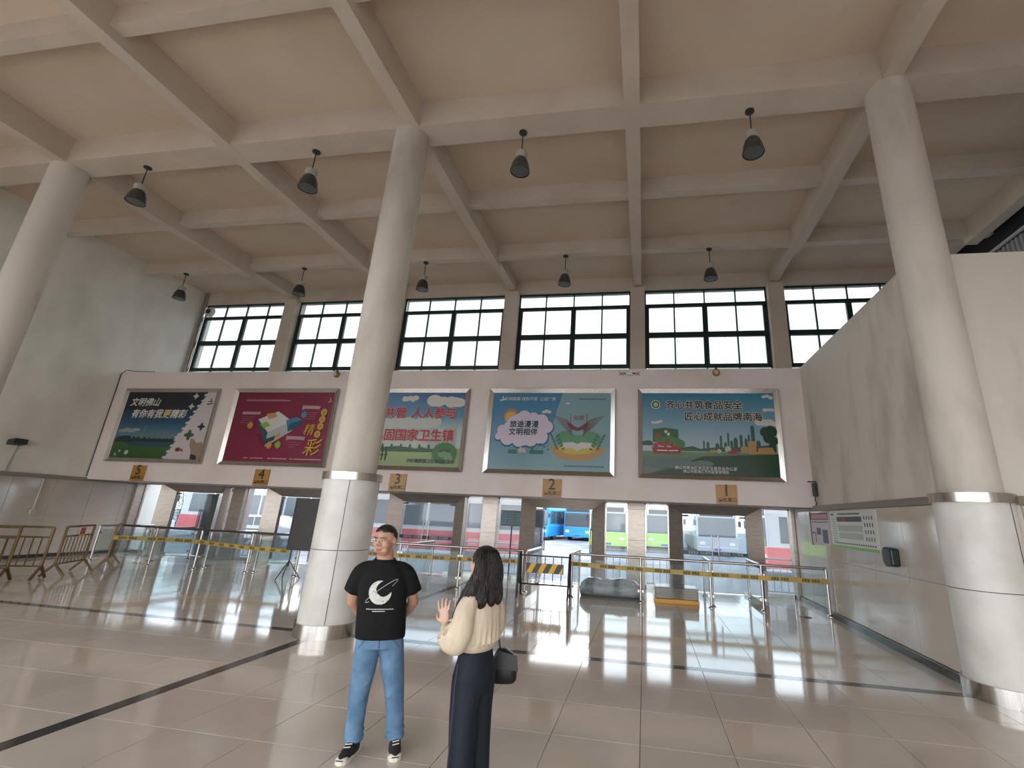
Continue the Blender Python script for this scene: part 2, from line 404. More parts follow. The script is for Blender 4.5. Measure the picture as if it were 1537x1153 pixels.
for n, cx, al, ar, band in doors:
    r = sroot('door_%d' % n, (cx, YD, 0))
    # splayed portal: outer edge stands proud of the glass line
    yo, yi = -.22, .05; xo, xi = 1.30, .89; zo, zi = ZL, 2.12
    for s, nm in ((-1, 'jamb'), (1, 'jamb')):
        v = [(s*xo, yo, 0), (s*xi, yi, 0), (s*xi, yi, zi), (s*xo, yo, zo), (s*xo, yi+.12, 0), (s*xi, yi+.12, 0), (s*xi, yi+.12, zi), (s*xo, yi+.12, zo)]
        f = [(0, 1, 2, 3), (4, 7, 6, 5), (0, 4, 5, 1), (3, 2, 6, 7), (0, 3, 7, 4), (1, 5, 6, 2)]
        MB().add(v, f).build(nm, STEELD, r)
    v = [(-xo, yo, zo), (xo, yo, zo), (xi, yi, zi), (-xi, yi, zi), (-xo, yi+.12, zo), (xo, yi+.12, zo), (xi, yi+.12, zi), (-xi, yi+.12, zi)]
    MB().add(v, [(0, 1, 2, 3), (4, 7, 6, 5), (0, 4, 5, 1), (3, 2, 6, 7), (0, 3, 7, 4), (1, 5, 6, 2)]).build('head', STEELD, r)
    leaf(r, -xi, 0, -xi, al, band, .80); leaf(r, 0, xi, xi, -ar, band, .80)
    box('threshold', -xi, xi, 0, .16, -.005, .012, STEEL, r)
n = 7
gaps = [(XL+.16, -17.08), (-14.48, -14.22), (-13.72, -12.78), (-10.18, -9.65), (-9.15, -8.22), (-5.62, -5.07), (-4.57, -3.77), (-1.17, -.485), (.015, .71), (3.31, XR-.13)]
for a, b in gaps:
    r = sroot('window_%d' % n, ((a+b)/2, YD+.05, 0)); n += 1; h = (b-a)/2
    f = MB()
    for s in (-1, 1): f.box(s*h-.03 if s > 0 else -h, h if s > 0 else -h+.03, -.03, .03, 0, ZL)
    f.box(-h, h, -.03, .03, 0, .10).box(-h, h, -.03, .03, ZL-.04, ZL); f.build('frame', STEEL, r)
    obj('pane', MB().add([(-h+.02, 0, .09), (h-.02, 0, .09), (h-.02, 0, ZL-.03), (-h+.02, 0, ZL-.03)], [(0, 1, 2, 3)]).mesh('pane', False), SIDEG, r)

# ------------------------------------------------------------------ columns
def column(x, label):
    r = thing('column', label, 'column', (x, CY, 0))
    MB().lathe([(.36, 2.30), (.355, ZB+.01)], n=40).build('shaft', STAIN, r, True)
    cl = MB().lathe([(.44, .18), (.44, 1.228)], n=40).build('cladding', WHITE, r, True)
    MB().lathe([(.436, 1.226), (.436, 1.24)], n=40).build('joint', BLACK, r, True)
    c2 = MB().lathe([(.44, 1.238), (.44, 2.32)], n=40).build('cladding', WHITE, r, True)
    for c, z0, z1 in ((cl, .2, 1.225), (c2, 1.24, 2.31)):
        a = math.radians(-62); MB().bar((.441*math.cos(a), .441*math.sin(a), z0), (.441*math.cos(a), .441*math.sin(a), z1), .008, .006).build('seam', BLACK, c)
    MB().lathe([(.34, 2.31), (.475, 2.31), (.475, 2.43), (.34, 2.43)], n=40, caps=False).build('steel_collar', STEEL, r, True)
    MB().lathe([(.40, .0), (.475, .0), (.475, .19), (.40, .19)], n=40, caps=False).build('steel_base', STEEL, r, True)
    return r
column(-14.02, 'round white column at the far left, cut off by the picture edge')
column(-4.89, 'round white column with steel collar and base behind the standing man')
column(4.42, 'round white column with scuffed lower cladding against the right wall')
# ------------------------------------------------------------------ unseen rear wall, put in with its opening sized to limit light from behind
wre = struct(MB().box(XL, 9.6, BACK-.3, BACK, 5.6, ZC).build('wall_rear', PLASTER))
for x in (XL+.2, -11.5, -4.76, 2.0, 9.2): box('pier', x-.3, x+.3, BACK-.3, BACK, 0, 5.6, PLASTER, wre)
struct(MB().box(7.5, 7.7, BACK, 7.24, 0, ZC).box(7.7, 9.6, 7.04, 7.24, 0, ZC).build('wall_right_light_block', PLASTER))  # unseen wall added to block light and keep the right bay darker
# ------------------------------------------------------------------ outside: bus yard
ASPH = mat('wet_concrete_yard', (.17, .19, .225), .75, spec=.25, col2=(.10, .115, .145), scale=.6, sharp=(.4, .6))
g_ = MB().box(-90, 70, YD+.35, 120, -.5, -.15).box(-90, 70, -60, BACK-.3, -.5, -.15); yard = g_.build('yard_ground', ASPH); yard['kind'] = 'structure'
BGL = mat('bus_window_glass', (.05, .07, .085), .08, spec=.7)
TYRE = mat('tyre_rubber', (.02, .02, .02), .8)
LAMPW = mat('lamp_lens', (.8, .8, .78), .15)
def bus(label, x, y, rot, body, low, roof, stripe=None, length=10.2):
    """front faces local -Y"""
    r = thing('bus', label, 'bus', (x, y, -.15), rot, 'buses parked in the yard')
    B = mat('bus_paint_%s' % '_'.join('%02d' % int(c*99) for c in body), body, .3, spec=.5)
    L = mat('bus_paint_%s' % '_'.join('%02d' % int(c*99) for c in low), low, .3, spec=.5)
    w = 1.25; h = 3.05
    prof = [(-w, .35), (w, .35), (w, 2.55), (w-.05, 2.85), (w-.25, h), (-w+.25, h), (-w+.05, 2.85), (-w, 2.55)]
    b = MB().prism(prof, 0, length, 'xz').build('body', B, r, bevel=.06)
    box('lower_panel', -w-.012, w+.012, -.015, length+.01, .32, 1.18, L, b, .03)
    if stripe: box('stripe', -w-.02, w+.02, -.025, length+.01, .86, 1.12, mat('bus_stripe', stripe, .3), b)
    box('windscreen', -w+.09, w-.09, -.03, .05, 1.18, 2.38, BGL, b, .03)
    box('destination_sign', -w+.2, w-.2, -.035, .05, 2.46, 2.76, DARK, b, .02)
    box('bumper', -w+.02, w-.02, -.09, .05, .30, .58, L, b, .03)
    for s in (-1, 1):
        box('headlamp', s*.92-.17, s*.92+.17, -.045, .03, .66, .86, LAMPW, b, .02)
        MB().tube([(s*1.15, 0, 2.5), (s*1.38, -.25, 2.45), (s*1.38, -.25, 2.1)], .02, 6).box(s*1.38-.09, s*1.38+.09, -.29, -.22, 1.85, 2.2).build('mirror', DARK, b)
        for i in range(6):
            y0 = .55+i*1.58
            MB().box(s*w-.02, s*w+.016, y0, y0+1.45, 1.35, 2.42).build('side_window', BGL, b)
        for yy in (1.9, 7.6):
            MB().lathe([(.47, -.14), (.47, .14)], n=18).build('wheel', TYRE, r, True, loc=(s*(w-.13), yy, .47), rot=(0, PI/2, 0))
    box('number_plate', -.22, .22, -.10, -.08, .38, .50, mat('plate_blue', (.04, .12, .5), .4), b)
    box('air_conditioner', -.8, .8, 3.5, 6.5, h, h+.22, mat('bus_roof', roof, .4), b, .04)
    return r
BLUE = (.03, .30, .72); BLUE2 = (.02, .24, .66)
bus('blue city bus facing the open door, right of the other blue bus', -5.9, 43.5, -.10, BLUE, BLUE2, (.5, .65, .8))
bus('blue city bus at the left edge of the open doorway, side showing', -9.3, 41.2, -.12, BLUE, BLUE2, (.5, .65, .8))
bus('blue city bus half hidden right of the open door', -2.6, 46.0, -.10, BLUE, BLUE2, (.5, .65, .8))
bus('white bus with light green lower panels seen through the narrow glass', -2.4, 33.0, 0, (.75, .78, .78), (.42, .72, .12), (.7, .75, .7))
bus('white and green bus parked right of the pillar beside door two', 1.35, 35.0, 0, (.72, .76, .78), (.40, .70, .12), (.7, .75, .7))
bus('blue bus glimpsed between the pillar and door one', 5.2, 46, -.12, (.25, .55, .8), BLUE2, (.5, .65, .8))
bus('red and white bus parked across behind closed door three', -15.2, 22.5, -PI/2+.03, (.62, .60, .60), (.62, .05, .06), (.7, .7, .7))
bus('white bus facing the hall behind closed door one', 4.6, 33.0, 0, (.62, .64, .66), (.48, .5, .53), (.7, .7, .7))
bus('red and white bus parked across behind door one at right', 5.1, 23.5, -PI/2+.04, (.60, .60, .62), (.66, .05, .05), (.7, .7, .7))
bus('red and white bus parked across behind door four', -27.0, 26.0, -PI/2, (.62, .60, .60), (.62, .05, .06), (.7, .7, .7))
# parked cars
def car(label, x, y, rot, c):
    r = thing('car', label, 'car', (x, y, -.15), rot, 'cars parked in the yard')
    P = mat('car_paint_%d' % int(c[0]*99), c, .25, spec=.6)
    side = [(-2.2, .35), (-2.2, .72), (-1.9, .86), (-1.0, .95), (-.35, 1.40), (.75, 1.45), (1.55, 1.02), (2.15, .95), (2.25, .40)]
    b = MB().prism(side, -.85, .85, 'xz').build('body', P, r, bevel=.08, seg=3)
    box('windscreen', -.98, -.9, -.7, .7, .98, 1.0, BGL, b)
    for s in (-1, 1):
        MB().prism([(-.82, .98), (-.32, 1.33), (.15, 1.36), (.15, .98)], s*.845, s*.862, 'xz').build('side_window', BGL, b)
        MB().prism([(.22, .98), (.22, 1.36), (.72, 1.38), (1.3, 1.0)], s*.845, s*.862, 'xz').build('side_window', BGL, b)
        for xx in (-1.4, 1.4):
            MB().lathe([(.32, -.1), (.32, .1)], n=18).build('wheel', TYRE, r, True, loc=(xx, s*.78, .32), rot=(PI/2, 0, 0))
    MB().add([(-1.04, -.7, .93), (-1.04, .7, .93), (-.38, .62, 1.40), (-.38, -.62, 1.40)], [(0, 1, 2, 3)]).build('front_glass', BGL, b)
    return r
car('white car parked behind open door five', -26.3, 21.0, .15, (.78, .79, .80))
car('silver car parked behind door four beside the black board', -18.6, 21.5, .1, (.55, .58, .60))
# hedge seen through door five
def hedge(name, label, x0, x1, y0, y1, z1, n, col):
    r = thing(name, label, 'hedge', ((x0+x1)/2, (y0+y1)/2, -.15))
    hx, hy = (x1-x0)/2, (y1-y0)/2
    core = MB()
    for i in range(9):
        xx = -hx+.3+i*(2*hx-.6)/8
        core.tube([(xx, 0, 0), (xx+.1, .1, z1*.5), (xx-.1, 0, z1*.85)], [.05, .04, .02], 6)
    core.build('stems', mat('bark', (.12, .08, .05), .9), r)
    lv = MB()
    for i in range(n):
        p = Vector((random.uniform(-hx, hx), random.uniform(-hy, hy), random.uniform(.25, z1)))
        a = random.uniform(0, 2*PI); l = random.uniform(.12, .24); w = l*.42
        d = Vector((math.cos(a), math.sin(a), random.uniform(-.5, .6))).normalized(); s = d.orthogonal().normalized()
        lv.add([p, p+d*l*.5+s*w*.5, p+d*l, p+d*l*.5-s*w*.5], [(0, 1, 2, 3)])
    o = lv.build('foliage', mat('hedge_leaf', col, .6, col2=(col[0]*.5, col[1]*.55, col[2]*.5), scale=4), r, fix=False); o['kind'] = 'stuff'
    return r
hedge('hedge', 'tall leafy green hedge outside door five', -36, -28.5, 30, 32, 3.3, 2600, (.10, .24, .04))

# ------------------------------------------------------------------ guard rails just outside the sidelights
def guard(label, x0, x1):
    r = thing('guard_rail', label, 'railing', ((x0+x1)/2, YD+.55, -.15), 0, 'guard rails outside the glass front')
    h = (x1-x0)/2; c = .10; t = 1.12
    pts = [(-h, 0, 0), (-h, 0, t-c), (-h+c*.3, 0, t-c*.3), (-h+c, 0, t), (h-c, 0, t), (h-c*.3, 0, t-c*.3), (h, 0, t-c), (h, 0, 0)]
    MB().tube(pts, .028, 8).build('frame', mat('dark_steel_rail', (.16, .15, .15), .35, .8), r, True)
    MB().tube([(-h, 0, .95), (h, 0, .95)], .018, 8).build('upper_rail', MATS['dark_steel_rail'], r, True)
    MB().tube([(-h, 0, .25), (h, 0, .25)], .018, 8).build('lower_rail', MATS['dark_steel_rail'], r, True)
    nb = max(3, int(2*h/.17))
    for i in range(1, nb):
        x = -h+2*h*i/nb; MB().tube([(x, 0, .25), (x, 0, .95)], .011, 6).build('baluster', MATS['dark_steel_rail'], r)
guard('dark guard rail outside the glass right of door three', -5.75, -4.95)
guard('dark guard rail outside the glass left of door two', -4.75, -3.70)
guard('dark guard rail outside the glass right of door two', -1.35, -.35)
guard('dark guard rail outside the glass left of door one', -.15, .85)
guard('dark guard rail outside the glass right of door one', 3.30, 4.25)
guard('dark guard rail outside the glass between doors three and four', -9.2, -8.2)
guard('dark guard rail outside the glass right of door five', -14.6, -12.9)
# ------------------------------------------------------------------ steel and glass queue barriers (Y about 12.5)
RAILM = mat('stainless_rail', (.42, .40, .38), .25, .95)
RDARK = mat('dark_handrail', (.12, .115, .11), .3, .8)
QY = 12.5
def post(r, x, y, h=1.0, rr=.03):
    p = MB().tube([(x, y, 0), (x, y, h)], rr, 12).build('post', RAILM, r, True)
    MB().lathe([(.07, 0), (.07, .012), (.045, .025), (rr, .04)], (x, y, 0), 14).build('base_flange', RAILM, p, True)
    return p
def barrier(label, pts, h=1.0, glassz=(.14, .88), railm=RAILM, loose=True):
    x0, y0 = pts[0]
    r = thing('queue_barrier', label, 'barrier', (x0, y0, 0), 0, 'steel and glass queue barriers')
    L = [(a-x0, b-y0) for a, b in pts]
    for a, b in L: post(r, a, b, h)
    MB().tube([(L[0][0]-.02*(L[1][0] > L[0][0]), L[0][1], h)] + [(a, b, h) for a, b in L[1:]], .032, 12).build('handrail', railm, r, True)
    for (a, b), (c, d) in zip(L[:-1], L[1:]):
        ln = math.hypot(c-a, d-b); ux, uy = (c-a)/ln, (d-b)/ln; k = .05
        p = MB().add([(a+ux*k, b+uy*k, glassz[0]), (c-ux*k, d-uy*k, glassz[0]), (c-ux*k, d-uy*k, glassz[1]), (a+ux*k, b+uy*k, glassz[1])], [(0, 1, 2, 3)])
        g = obj('glass_panel', p.mesh('glass_panel', False), RAILG, r)
        for zz in (.25, .78):
            for q in (k, ln-k):
                MB().box(a+ux*q-.02, a+ux*q+.02, b+uy*q-.02, b+uy*q+.02, zz-.025, zz+.025).build('clamp', RAILM, g)
    return r
barrier('glass queue barrier with handrail in front of door one', [(-1.80, QY), (-.1, QY), (1.54, QY), (2.70, QY), (4.12, QY)])
barrier('glass queue barrier with handrail behind the two people', [(-7.95, QY), (-6.45, QY), (-4.75, QY), (-3.07, QY)])
barrier('glass queue barrier with dark handrail in front of doors four and five', [(-15.6, QY-.05), (-14.17, QY-.05), (-12.63, QY-.05), (-10.99, QY), (-9.45, QY)], 1.05, railm=RDARK)
for x, l in ((-3.02, 'lane barrier running back to the left side of open door two'), (-1.85, 'lane barrier running back to the right side of open door two'),
             (1.60, 'lane barrier running back to the left side of door one'), (2.76, 'lane barrier running back to the right side of door one'),
             (-7.75, 'lane barrier running back to the left side of door three'), (-6.35, 'lane barrier running back to the right side of door three'),
             (-12.55, 'lane barrier running back to the left side of door four'), (-10.9, 'lane barrier running back to the right side of door four'),
             (-16.55, 'lane barrier running back to the left side of door five'), (-14.9, 'lane barrier running back to the right side of door five')):
    barrier(l, [(x, QY+.2), (x, QY+1.85)], .98)

# ------------------------------------------------------------------ yellow warning tape with dark printing
TAPEM = mat('yellow_tape', (.50, .35, .075), .45, col2=(.42, .29, .06), scale=5)
INK = mat('tape_ink', (.03, .025, .02), .6)
def tape(label, pts, h=.105):
    r = thing('warning_tape', label, 'tape', pts[0], 0, 'yellow warning tapes')
    o = Vector(pts[0]); P = [Vector(p)-o for p in pts]
    b = MB(); n = len(P)
    fv = []
    for i, p in enumerate(P): fv += [(p.x, p.y, p.z-h/2), (p.x, p.y, p.z+h/2), (p.x, p.y+.002, p.z+h/2), (p.x, p.y+.002, p.z-h/2)]
    f = []
    for i in range(n-1):
        for k in range(4): f.append([4*i+k, 4*i+(k+1) % 4, 4*i+4+(k+1) % 4, 4*i+4+k])
    f += [[0, 1, 2, 3], [4*n-4, 4*n-3, 4*n-2, 4*n-1]]
    t = b.add(fv, f).build('strip', TAPEM, r)
    m = MB()
    for a, c in zip(P[:-1], P[1:]):
        d = c-a; ln = d.length; u = d/ln; s = .10; k = 0
        while s < ln-.1:
            for j in range(3):
                if s+.06 > ln: break
                q = a+u*s; e = a+u*(s+.048); yy = -.003
                # a blocky character: frame strokes
                for z0, z1 in ((-.03, -.018), (-.006, .006), (.018, .03)):
                    m.add([(q.x, q.y+yy, q.z+z0), (e.x, e.y+yy, e.z+z0), (e.x, e.y+yy, e.z+z1), (q.x, q.y+yy, q.z+z1)], [(0, 1, 2, 3)])
                for t0 in (.10, .42 if j % 2 else .7):
                    q1 = q+(e-q)*t0; q2 = q+(e-q)*(t0+.2)
                    m.add([(q1.x, q1.y+yy, q1.z-.03), (q2.x, q2.y+yy, q2.z-.03), (q2.x, q2.y+yy, q2.z+.03), (q1.x, q1.y+yy, q1.z+.03)], [(0, 1, 2, 3)])
                s += .058
            k += 1; s += .035 if k % 2 else .14
    m.build('printing', INK, t, fix=False)
    return r
def sag(a, b, n=9, s=.02):
    return [(a[0]+(b[0]-a[0])*i/n, a[1]+(b[1]-a[1])*i/n, a[2]+(b[2]-a[2])*i/n-s*4*(i/n)*(1-i/n)) for i in range(n+1)]
TY = QY-.05
tape('yellow warning tape across the barrier in front of door one', sag((-1.86, TY, .77), (4.14, TY, .73)))
tape('yellow warning tape behind the two people', sag((-7.5, TY, .71), (-3.2, TY, .745)))
tape('yellow warning tape from the gold barricade to the black board', sag((-13.75, 10.94, .84), (-12.63, QY-.15, .76), 3, .0)[:-1] + sag((-12.63, TY-.1, .74), (-9.45, TY-.35, .66)))

# ------------------------------------------------------------------ black gate with striped board between the barriers
r = thing('crowd_gate', 'black tubular gate with yellow and black striped board in the gap', 'gate', (-2.42, QY-.34, 0))
MB().tube([(-.62, 0, .28), (-.62, 0, .93), (.62, 0, .93), (.62, 0, .28), (-.62, 0, .28)], .02, 8).build('frame', BLACK, r, True)
for i in range(1, 6): MB().tube([(-.62+i*1.24/6, 0, .28), (-.62+i*1.24/6, 0, .93)], .011, 6).build('baluster', BLACK, r)
for s in (-1, 1):
    MB().tube([(s*.62, .18, 0), (s*.62, .05, .9), (s*.62, 0, 1.0), (s*.62, -.07, .94), (s*.62, -.22, .0)], .024, 8).build('leg', BLACK, r, True)
bd = box('striped_board', -.47, .47, -.035, -.022, .54, .76, BLACK, r)
for i in range(4):
    x = -.45+i*.27
    MB().prism([(x, .545), (x+.13, .545), (x+.24, .755), (x+.11, .755)] if i < 3 else [(x, .545), (x+.09, .545), (x+.09, .70), (x+.07, .665)], -.037, -.035, 'xz').build('stripe', mat('stripe_yellow', (.75, .45, .03), .5), bd)

# ------------------------------------------------------------------ wrapped bundle and crate behind the glass
WRAP = mat('grey_plastic_wrap', (.36, .37, .38), .22, col2=(.24, .25, .26), scale=5, bump=.5, stretch=(1, 1, 3))
r = thing('wrapped_bundle', 'low grey bundle in plastic wrap behind the glass barrier', 'bundle', (-.85, 13.15, 0))
b = MB()
for i in range(25):
    x = -.78+i*1.56/24; e = min(1, (i+1)/4, (25-i)/4); h = (.42+.02*math.sin(i*.5)+.012*math.sin(i*1.3))*(.55+.45*e); d = .34*(.7+.3*e)
    b.v += [(x, -d, .05), (x, -d*1.03, h*.55), (x, -d*.75, h*.95), (x, 0, h), (x, d*.75, h*.93), (x, d, h*.5), (x, d, .05)]
for i in range(24):
    for k in range(7): b.f.append([i*7+k, i*7+(k+1) % 7, i*7+7+(k+1) % 7, i*7+7+k])
b.f += [list(range(7)), list(range(24*7, 25*7))]
b.build('wrap', WRAP, r, 'all'); box('pallet', -.75, .75, -.33, .33, 0, .06, mat('dark_pallet', (.05, .05, .05), .7), r)
r = thing('stacked_boards', 'tan wrapped stack on an orange base behind the glass barrier', 'stack', (.76, 13.05, 0))
box('orange_base', -.53, .53, -.36, .36, 0, .09, mat('orange_board', (.68, .34, .05), .5), r, .008)
for k in range(4):
    j = random.uniform(-.012, .012); box('board', -.50+j, .50+j, -.34+j, .34+j, .092+k*.062, .150+k*.062, mat('tan_board', (.50, .33, .24), .5, vary=.1), r, .006)
p = MB().box(-.515, .515, -.355, .355, .085, .352); p.build('film', glass('thin_film', (.8, .75, .72), .15, .25, (.85, .75, .68)), r, bevel=.03)

# ------------------------------------------------------------------ black board on a tripod
r = thing('board_stand', 'black display board on a tripod beside the middle column', 'sign stand', (-9.05, 12.0, 0))
box('board', -.39, .39, -.02, .02, .72, 2.04, mat('board_back', (.035, .03, .026), .45), r, .006)
bf = MB()
for a in ((-.40, -.38, .71, 2.05), (.38, .40, .71, 2.05), (-.40, .40, 2.03, 2.05), (-.40, .40, .71, .73)): bf.box(a[0], a[1], -.026, .026, a[2], a[3])
bf.build('frame', BLACK, r)
MB().tube([(-.28, .03, .3), (-.28, .03, 1.6)], .018, 8).build('pole', BLACK, r, True)
for a in (0.4, 2.5, 4.6):
    MB().tube([(-.28, .03, .45), (-.28+.33*math.cos(a), .03+.33*math.sin(a), .01)], .013, 6).build('leg', BLACK, r)

# ------------------------------------------------------------------ gold crowd barricades at the left
def barricade(label, p, q, sign=False, top=1.12):
    dx, dy = q[0]-p[0], q[1]-p[1]; ln = math.hypot(dx, dy)
    r = thing('barricade', label, 'barricade', (p[0], p[1], 0), math.atan2(dy, dx), 'gold crowd barricades')
    for x in (0, ln):
        pp = MB().bar((x, 0, .26), (x, 0, top), .045, .045).build('post', GOLD, r, bevel=.005)
        for s in (-1, 1): MB().bar((x, 0, .29), (x, s*.22, .02), .045, .045, (1, 0, 0)).build('foot', GOLD, pp, bevel=.005)
    for z, h in ((top, .045), (.90, .035), (.28, .035)): MB().bar((0, 0, z), (ln, 0, z), .04, h).build('rail', GOLD, r, bevel=.005)
    nb = int(ln/.15)
    for i in range(1, nb):
        x = ln*i/nb; MB().tube([(x, 0, .28), (x, 0, .9)], .012, 6).build('baluster', GOLD, r)
    if sign:
        s = box('notice', ln*.45, ln*.63, -.035, -.028, .93, 1.08, mat('notice_red', (.45, .06, .03), .5), r)
        box('notice_strip', ln*.42, ln*.64, -.04, -.036, .88, .93, mat('notice_yellow', (.7, .42, .04), .5), s)
    return r
barricade('gold barricade nearest the left picture edge', (-15.4, 8.05), (-13.70, 8.90))
barricade('gold barricade behind the one at the left picture edge', (-15.3, 8.62), (-13.55, 9.42))
barricade('gold barricade with small red and yellow notice', (-13.72, 9.80), (-14.33, 10.85), True)
barricade('gold barricade seen end on where the tape starts', (-13.82, 11.0), (-15.0, 12.05))
# ------------------------------------------------------------------ framed posters on the overhanging wall
def pm(name, c): return mat('print_'+name, tuple(v*.80 for v in c), .35, spec=.3)
def gradient(name, stops):
    n = 'print_'+name
    if n in MATS: return MATS[n]
    m = bpy.data.materials.new(n); m.use_nodes = True; t = m.node_tree; b = t.nodes['Principled BSDF']; b.inputs['Roughness'].default_value = .3
    c = t.nodes.new('ShaderNodeTexCoord'); s = t.nodes.new('ShaderNodeSeparateXYZ'); r = t.nodes.new('ShaderNodeValToRGB')
    t.links.new(c.outputs['Generated'], s.inputs[0]); t.links.new(s.outputs['Z'], r.inputs[0]); t.links.new(r.outputs[0], b.inputs['Base Color'])
    e = r.color_ramp.elements
    while len(e) < len(stops): e.new(.5)
    for k, (p, col) in enumerate(stops): e[k].position = p; e[k].color = (*[v*.78 for v in col], 1)
    MATS[n] = m; return m
PW, PH = 3.73, 2.47
class Poster:
    def __init__(s, x0, label, back):
        s.w, s.h = PW-.24, PH-.24
        s.r = thing('framed_poster', label, 'poster', (x0+PW/2, YW, 2.97+PH/2), 0, 'framed posters above the doors')
        fw = .12
        for a, b, c, d in ((-PW/2, PW/2, PH/2-fw, PH/2), (-PW/2, PW/2, -PH/2, -PH/2+fw)):
            sg = 1 if c > 0 else -1; zi, zo = (c, d) if sg > 0 else (d, c)
            v = [(-PW/2, 0, zo), (PW/2, 0, zo), (PW/2, -.09, zo), (-PW/2, -.09, zo), (-PW/2+fw, 0, zi), (PW/2-fw, 0, zi), (PW/2-fw, -.045, zi), (-PW/2+fw, -.045, zi)]
            MB().add(v, [(0, 1, 2, 3), (3, 2, 6, 7), (4, 5, 6, 7), (0, 3, 7, 4), (1, 2, 6, 5)]).build('frame_rail', STEEL, s.r)
        for sg in (-1, 1):
            xo, xi = sg*PW/2, sg*(PW/2-fw)
            v = [(xo, 0, -PH/2), (xo, 0, PH/2), (xo, -.09, PH/2), (xo, -.09, -PH/2), (xi, 0, -PH/2+fw), (xi, 0, PH/2-fw), (xi, -.045, PH/2-fw), (xi, -.045, -PH/2+fw)]
            MB().add(v, [(0, 1, 2, 3), (3, 2, 6, 7), (4, 5, 6, 7), (0, 3, 7, 4), (1, 2, 6, 5)]).build('frame_rail', STEEL, s.r)
        s.p = box('print', -s.w/2-.02, s.w/2+.02, -.03, -.005, -s.h/2-.02, s.h/2+.02, back, s.r); s.k = 0
    def pt(s, u, v): return ((u-.5)*s.w, -.0315-.0009*s.k, (.5-v)*s.h)     # u right 0..1, v down 0..1
    def layer(s): s.k += 1
    def poly(s, name, m, pts):
        s.k += 1; return obj(name, MB().add([s.pt(*p) for p in pts], [list(range(len(pts)))]).mesh(name, False), m, s.p)
    def polys(s, name, m, many):
        s.k += 1; b = MB()
        for q, pts in enumerate(many): b.add([(x_, y_-.00012*q, z_) for x_, y_, z_ in (s.pt(*p) for p in pts)], [list(range(len(pts)))])
        s.k += len(many)*.14
        return obj(name, b.mesh(name, False), m, s.p)
    def circ(s, u, v, r, rv=None, n=20, a0=0, a1=2*PI):
        rv = rv or r*s.w/s.h
        return [(u+r*math.cos(a0+(a1-a0)*i/n), v+rv*math.sin(a0+(a1-a0)*i/n)) for i in range(n)]
    def text(s, name, m, body, u, v, size, align='CENTER', shear=0., bold=0., rotz=0):
        s.k += 1; x, y, z = s.pt(u, v)
        return obj(name, text_mesh(body, size, align, shear, bold), m, s.p, loc=(x, y, z), rot=(PI/2, rotz, 0))
def skyline(base, pts):
    out = []
    for u, w, h in pts: out += [(u, base), (u, base-h), (u+w, base-h), (u+w, base)]
    return out
P5 = Poster(-17.63, 'framed poster with night skyline, jigsaw edge and white lettering', gradient('night', [(0, (.03, .09, .02)), (.28, (.04, .13, .04)), (.34, (.10, .22, .28)), (.52, (.02, .09, .17)), (.75, (.006, .012, .03)), (1, (.005, .008, .015))]))
edge = [(.90, 0)]
random.seed(3)
v = 0
pu = .90
while v < .95:
    v2 = v+.085; u2 = .90-.29*v2
    edge += [(pu, v+.02), (pu-.03, v+.025), (pu-.035, v+.055), (pu-.005, v+.06), (u2, v2)]; pu = u2; v = v2
P5.poly('white_jigsaw_area', pm('paper', (.62, .56, .56)), [(1, 0)] + edge[:-1] + [(pu, 1), (1, 1)])
P5.polys('hills', pm('hill', (.02, .04, .045)), [[(0, .72), (.05, .68), (.12, .67), (.25, .69), (.45, .70), (.66, .71), (.68, .76), (0, .77)]])
P5.polys('skyline', pm('towers', (.16, .22, .25)), [[(u, .71), (u, .71-h), (u+w, .71-h), (u+w, .71)] for u, w, h in ((.18, .02, .07), (.23, .015, .12), (.28, .03, .09), (.305, .012, .2), (.35, .03, .07), (.40, .035, .1), (.45, .02, .12), (.48, .015, .13), (.52, .03, .11), (.56, .02, .13), (.6, .03, .07))])
P5.polys('lake', pm('lake', (.04, .08, .12)), [[(.12, .77), (.3, .75), (.66, .77), (.64, .83), (.2, .82)]])
P5.polys('pale_cloud', pm('cloud_grey', (.30, .36, .38)), [P5.circ(.06+.05*i, .60-.02*(i % 2), .05, .025) for i in range(4)])
P5.polys('flower', pm('flower', (.45, .55, .42)), [P5.circ(.18, .92, .022), P5.circ(.10, .9, .012), P5.circ(.06, .95, .012)])
P5.polys('loose_jigsaw_piece', pm('piece_dark', (.015, .03, .035)), [[(.93+.03*math.cos(a)*(1+.35*math.cos(4*a)), .52+.045*math.sin(a)*(1+.35*math.cos(4*a))) for a in [i*PI/12 for i in range(24)]], [(.84+.03*math.cos(a)*(1+.35*math.cos(4*a)), .10+.04*math.sin(a)*(1+.35*math.cos(4*a))) for a in [i*PI/12 for i in range(24)]]])
P5.polys('green_jigsaw_piece', pm('piece_green', (.04, .13, .06)), [[(.82+.042*math.cos(a)*(1+.35*math.cos(4*a)), .645+.06*math.sin(a)*(1+.35*math.cos(4*a))) for a in [i*PI/12 for i in range(24)]]])
P5.polys('white_jigsaw_piece', pm('paper2', (.6, .56, .55)), [[(c+.024*math.cos(a)*(1+.35*math.cos(4*a)), d+.035*math.sin(a)*(1+.35*math.cos(4*a))) for a in [i*PI/12 for i in range(24)]] for c, d in ((.78, .06), (.76, .22), (.70, .68))])
P5.poly('hand', pm('hand', (.36, .25, .18)), [(.85, .70), (.88, .70), (.93, .76), (.98, .74), (1, .78), (1, 1), (.90, 1), (.89, .88), (.86, .80)])
P5.poly('sleeve', pm('sleeve', (.03, .035, .03)), [(.90, .92), (.96, .94), (.97, 1), (.90, 1)])
P5.polys('red_mark', pm('darkred', (.22, .05, .06)), [P5.circ(.745, .86, .03, .03), P5.circ(.79, .87, .012)])
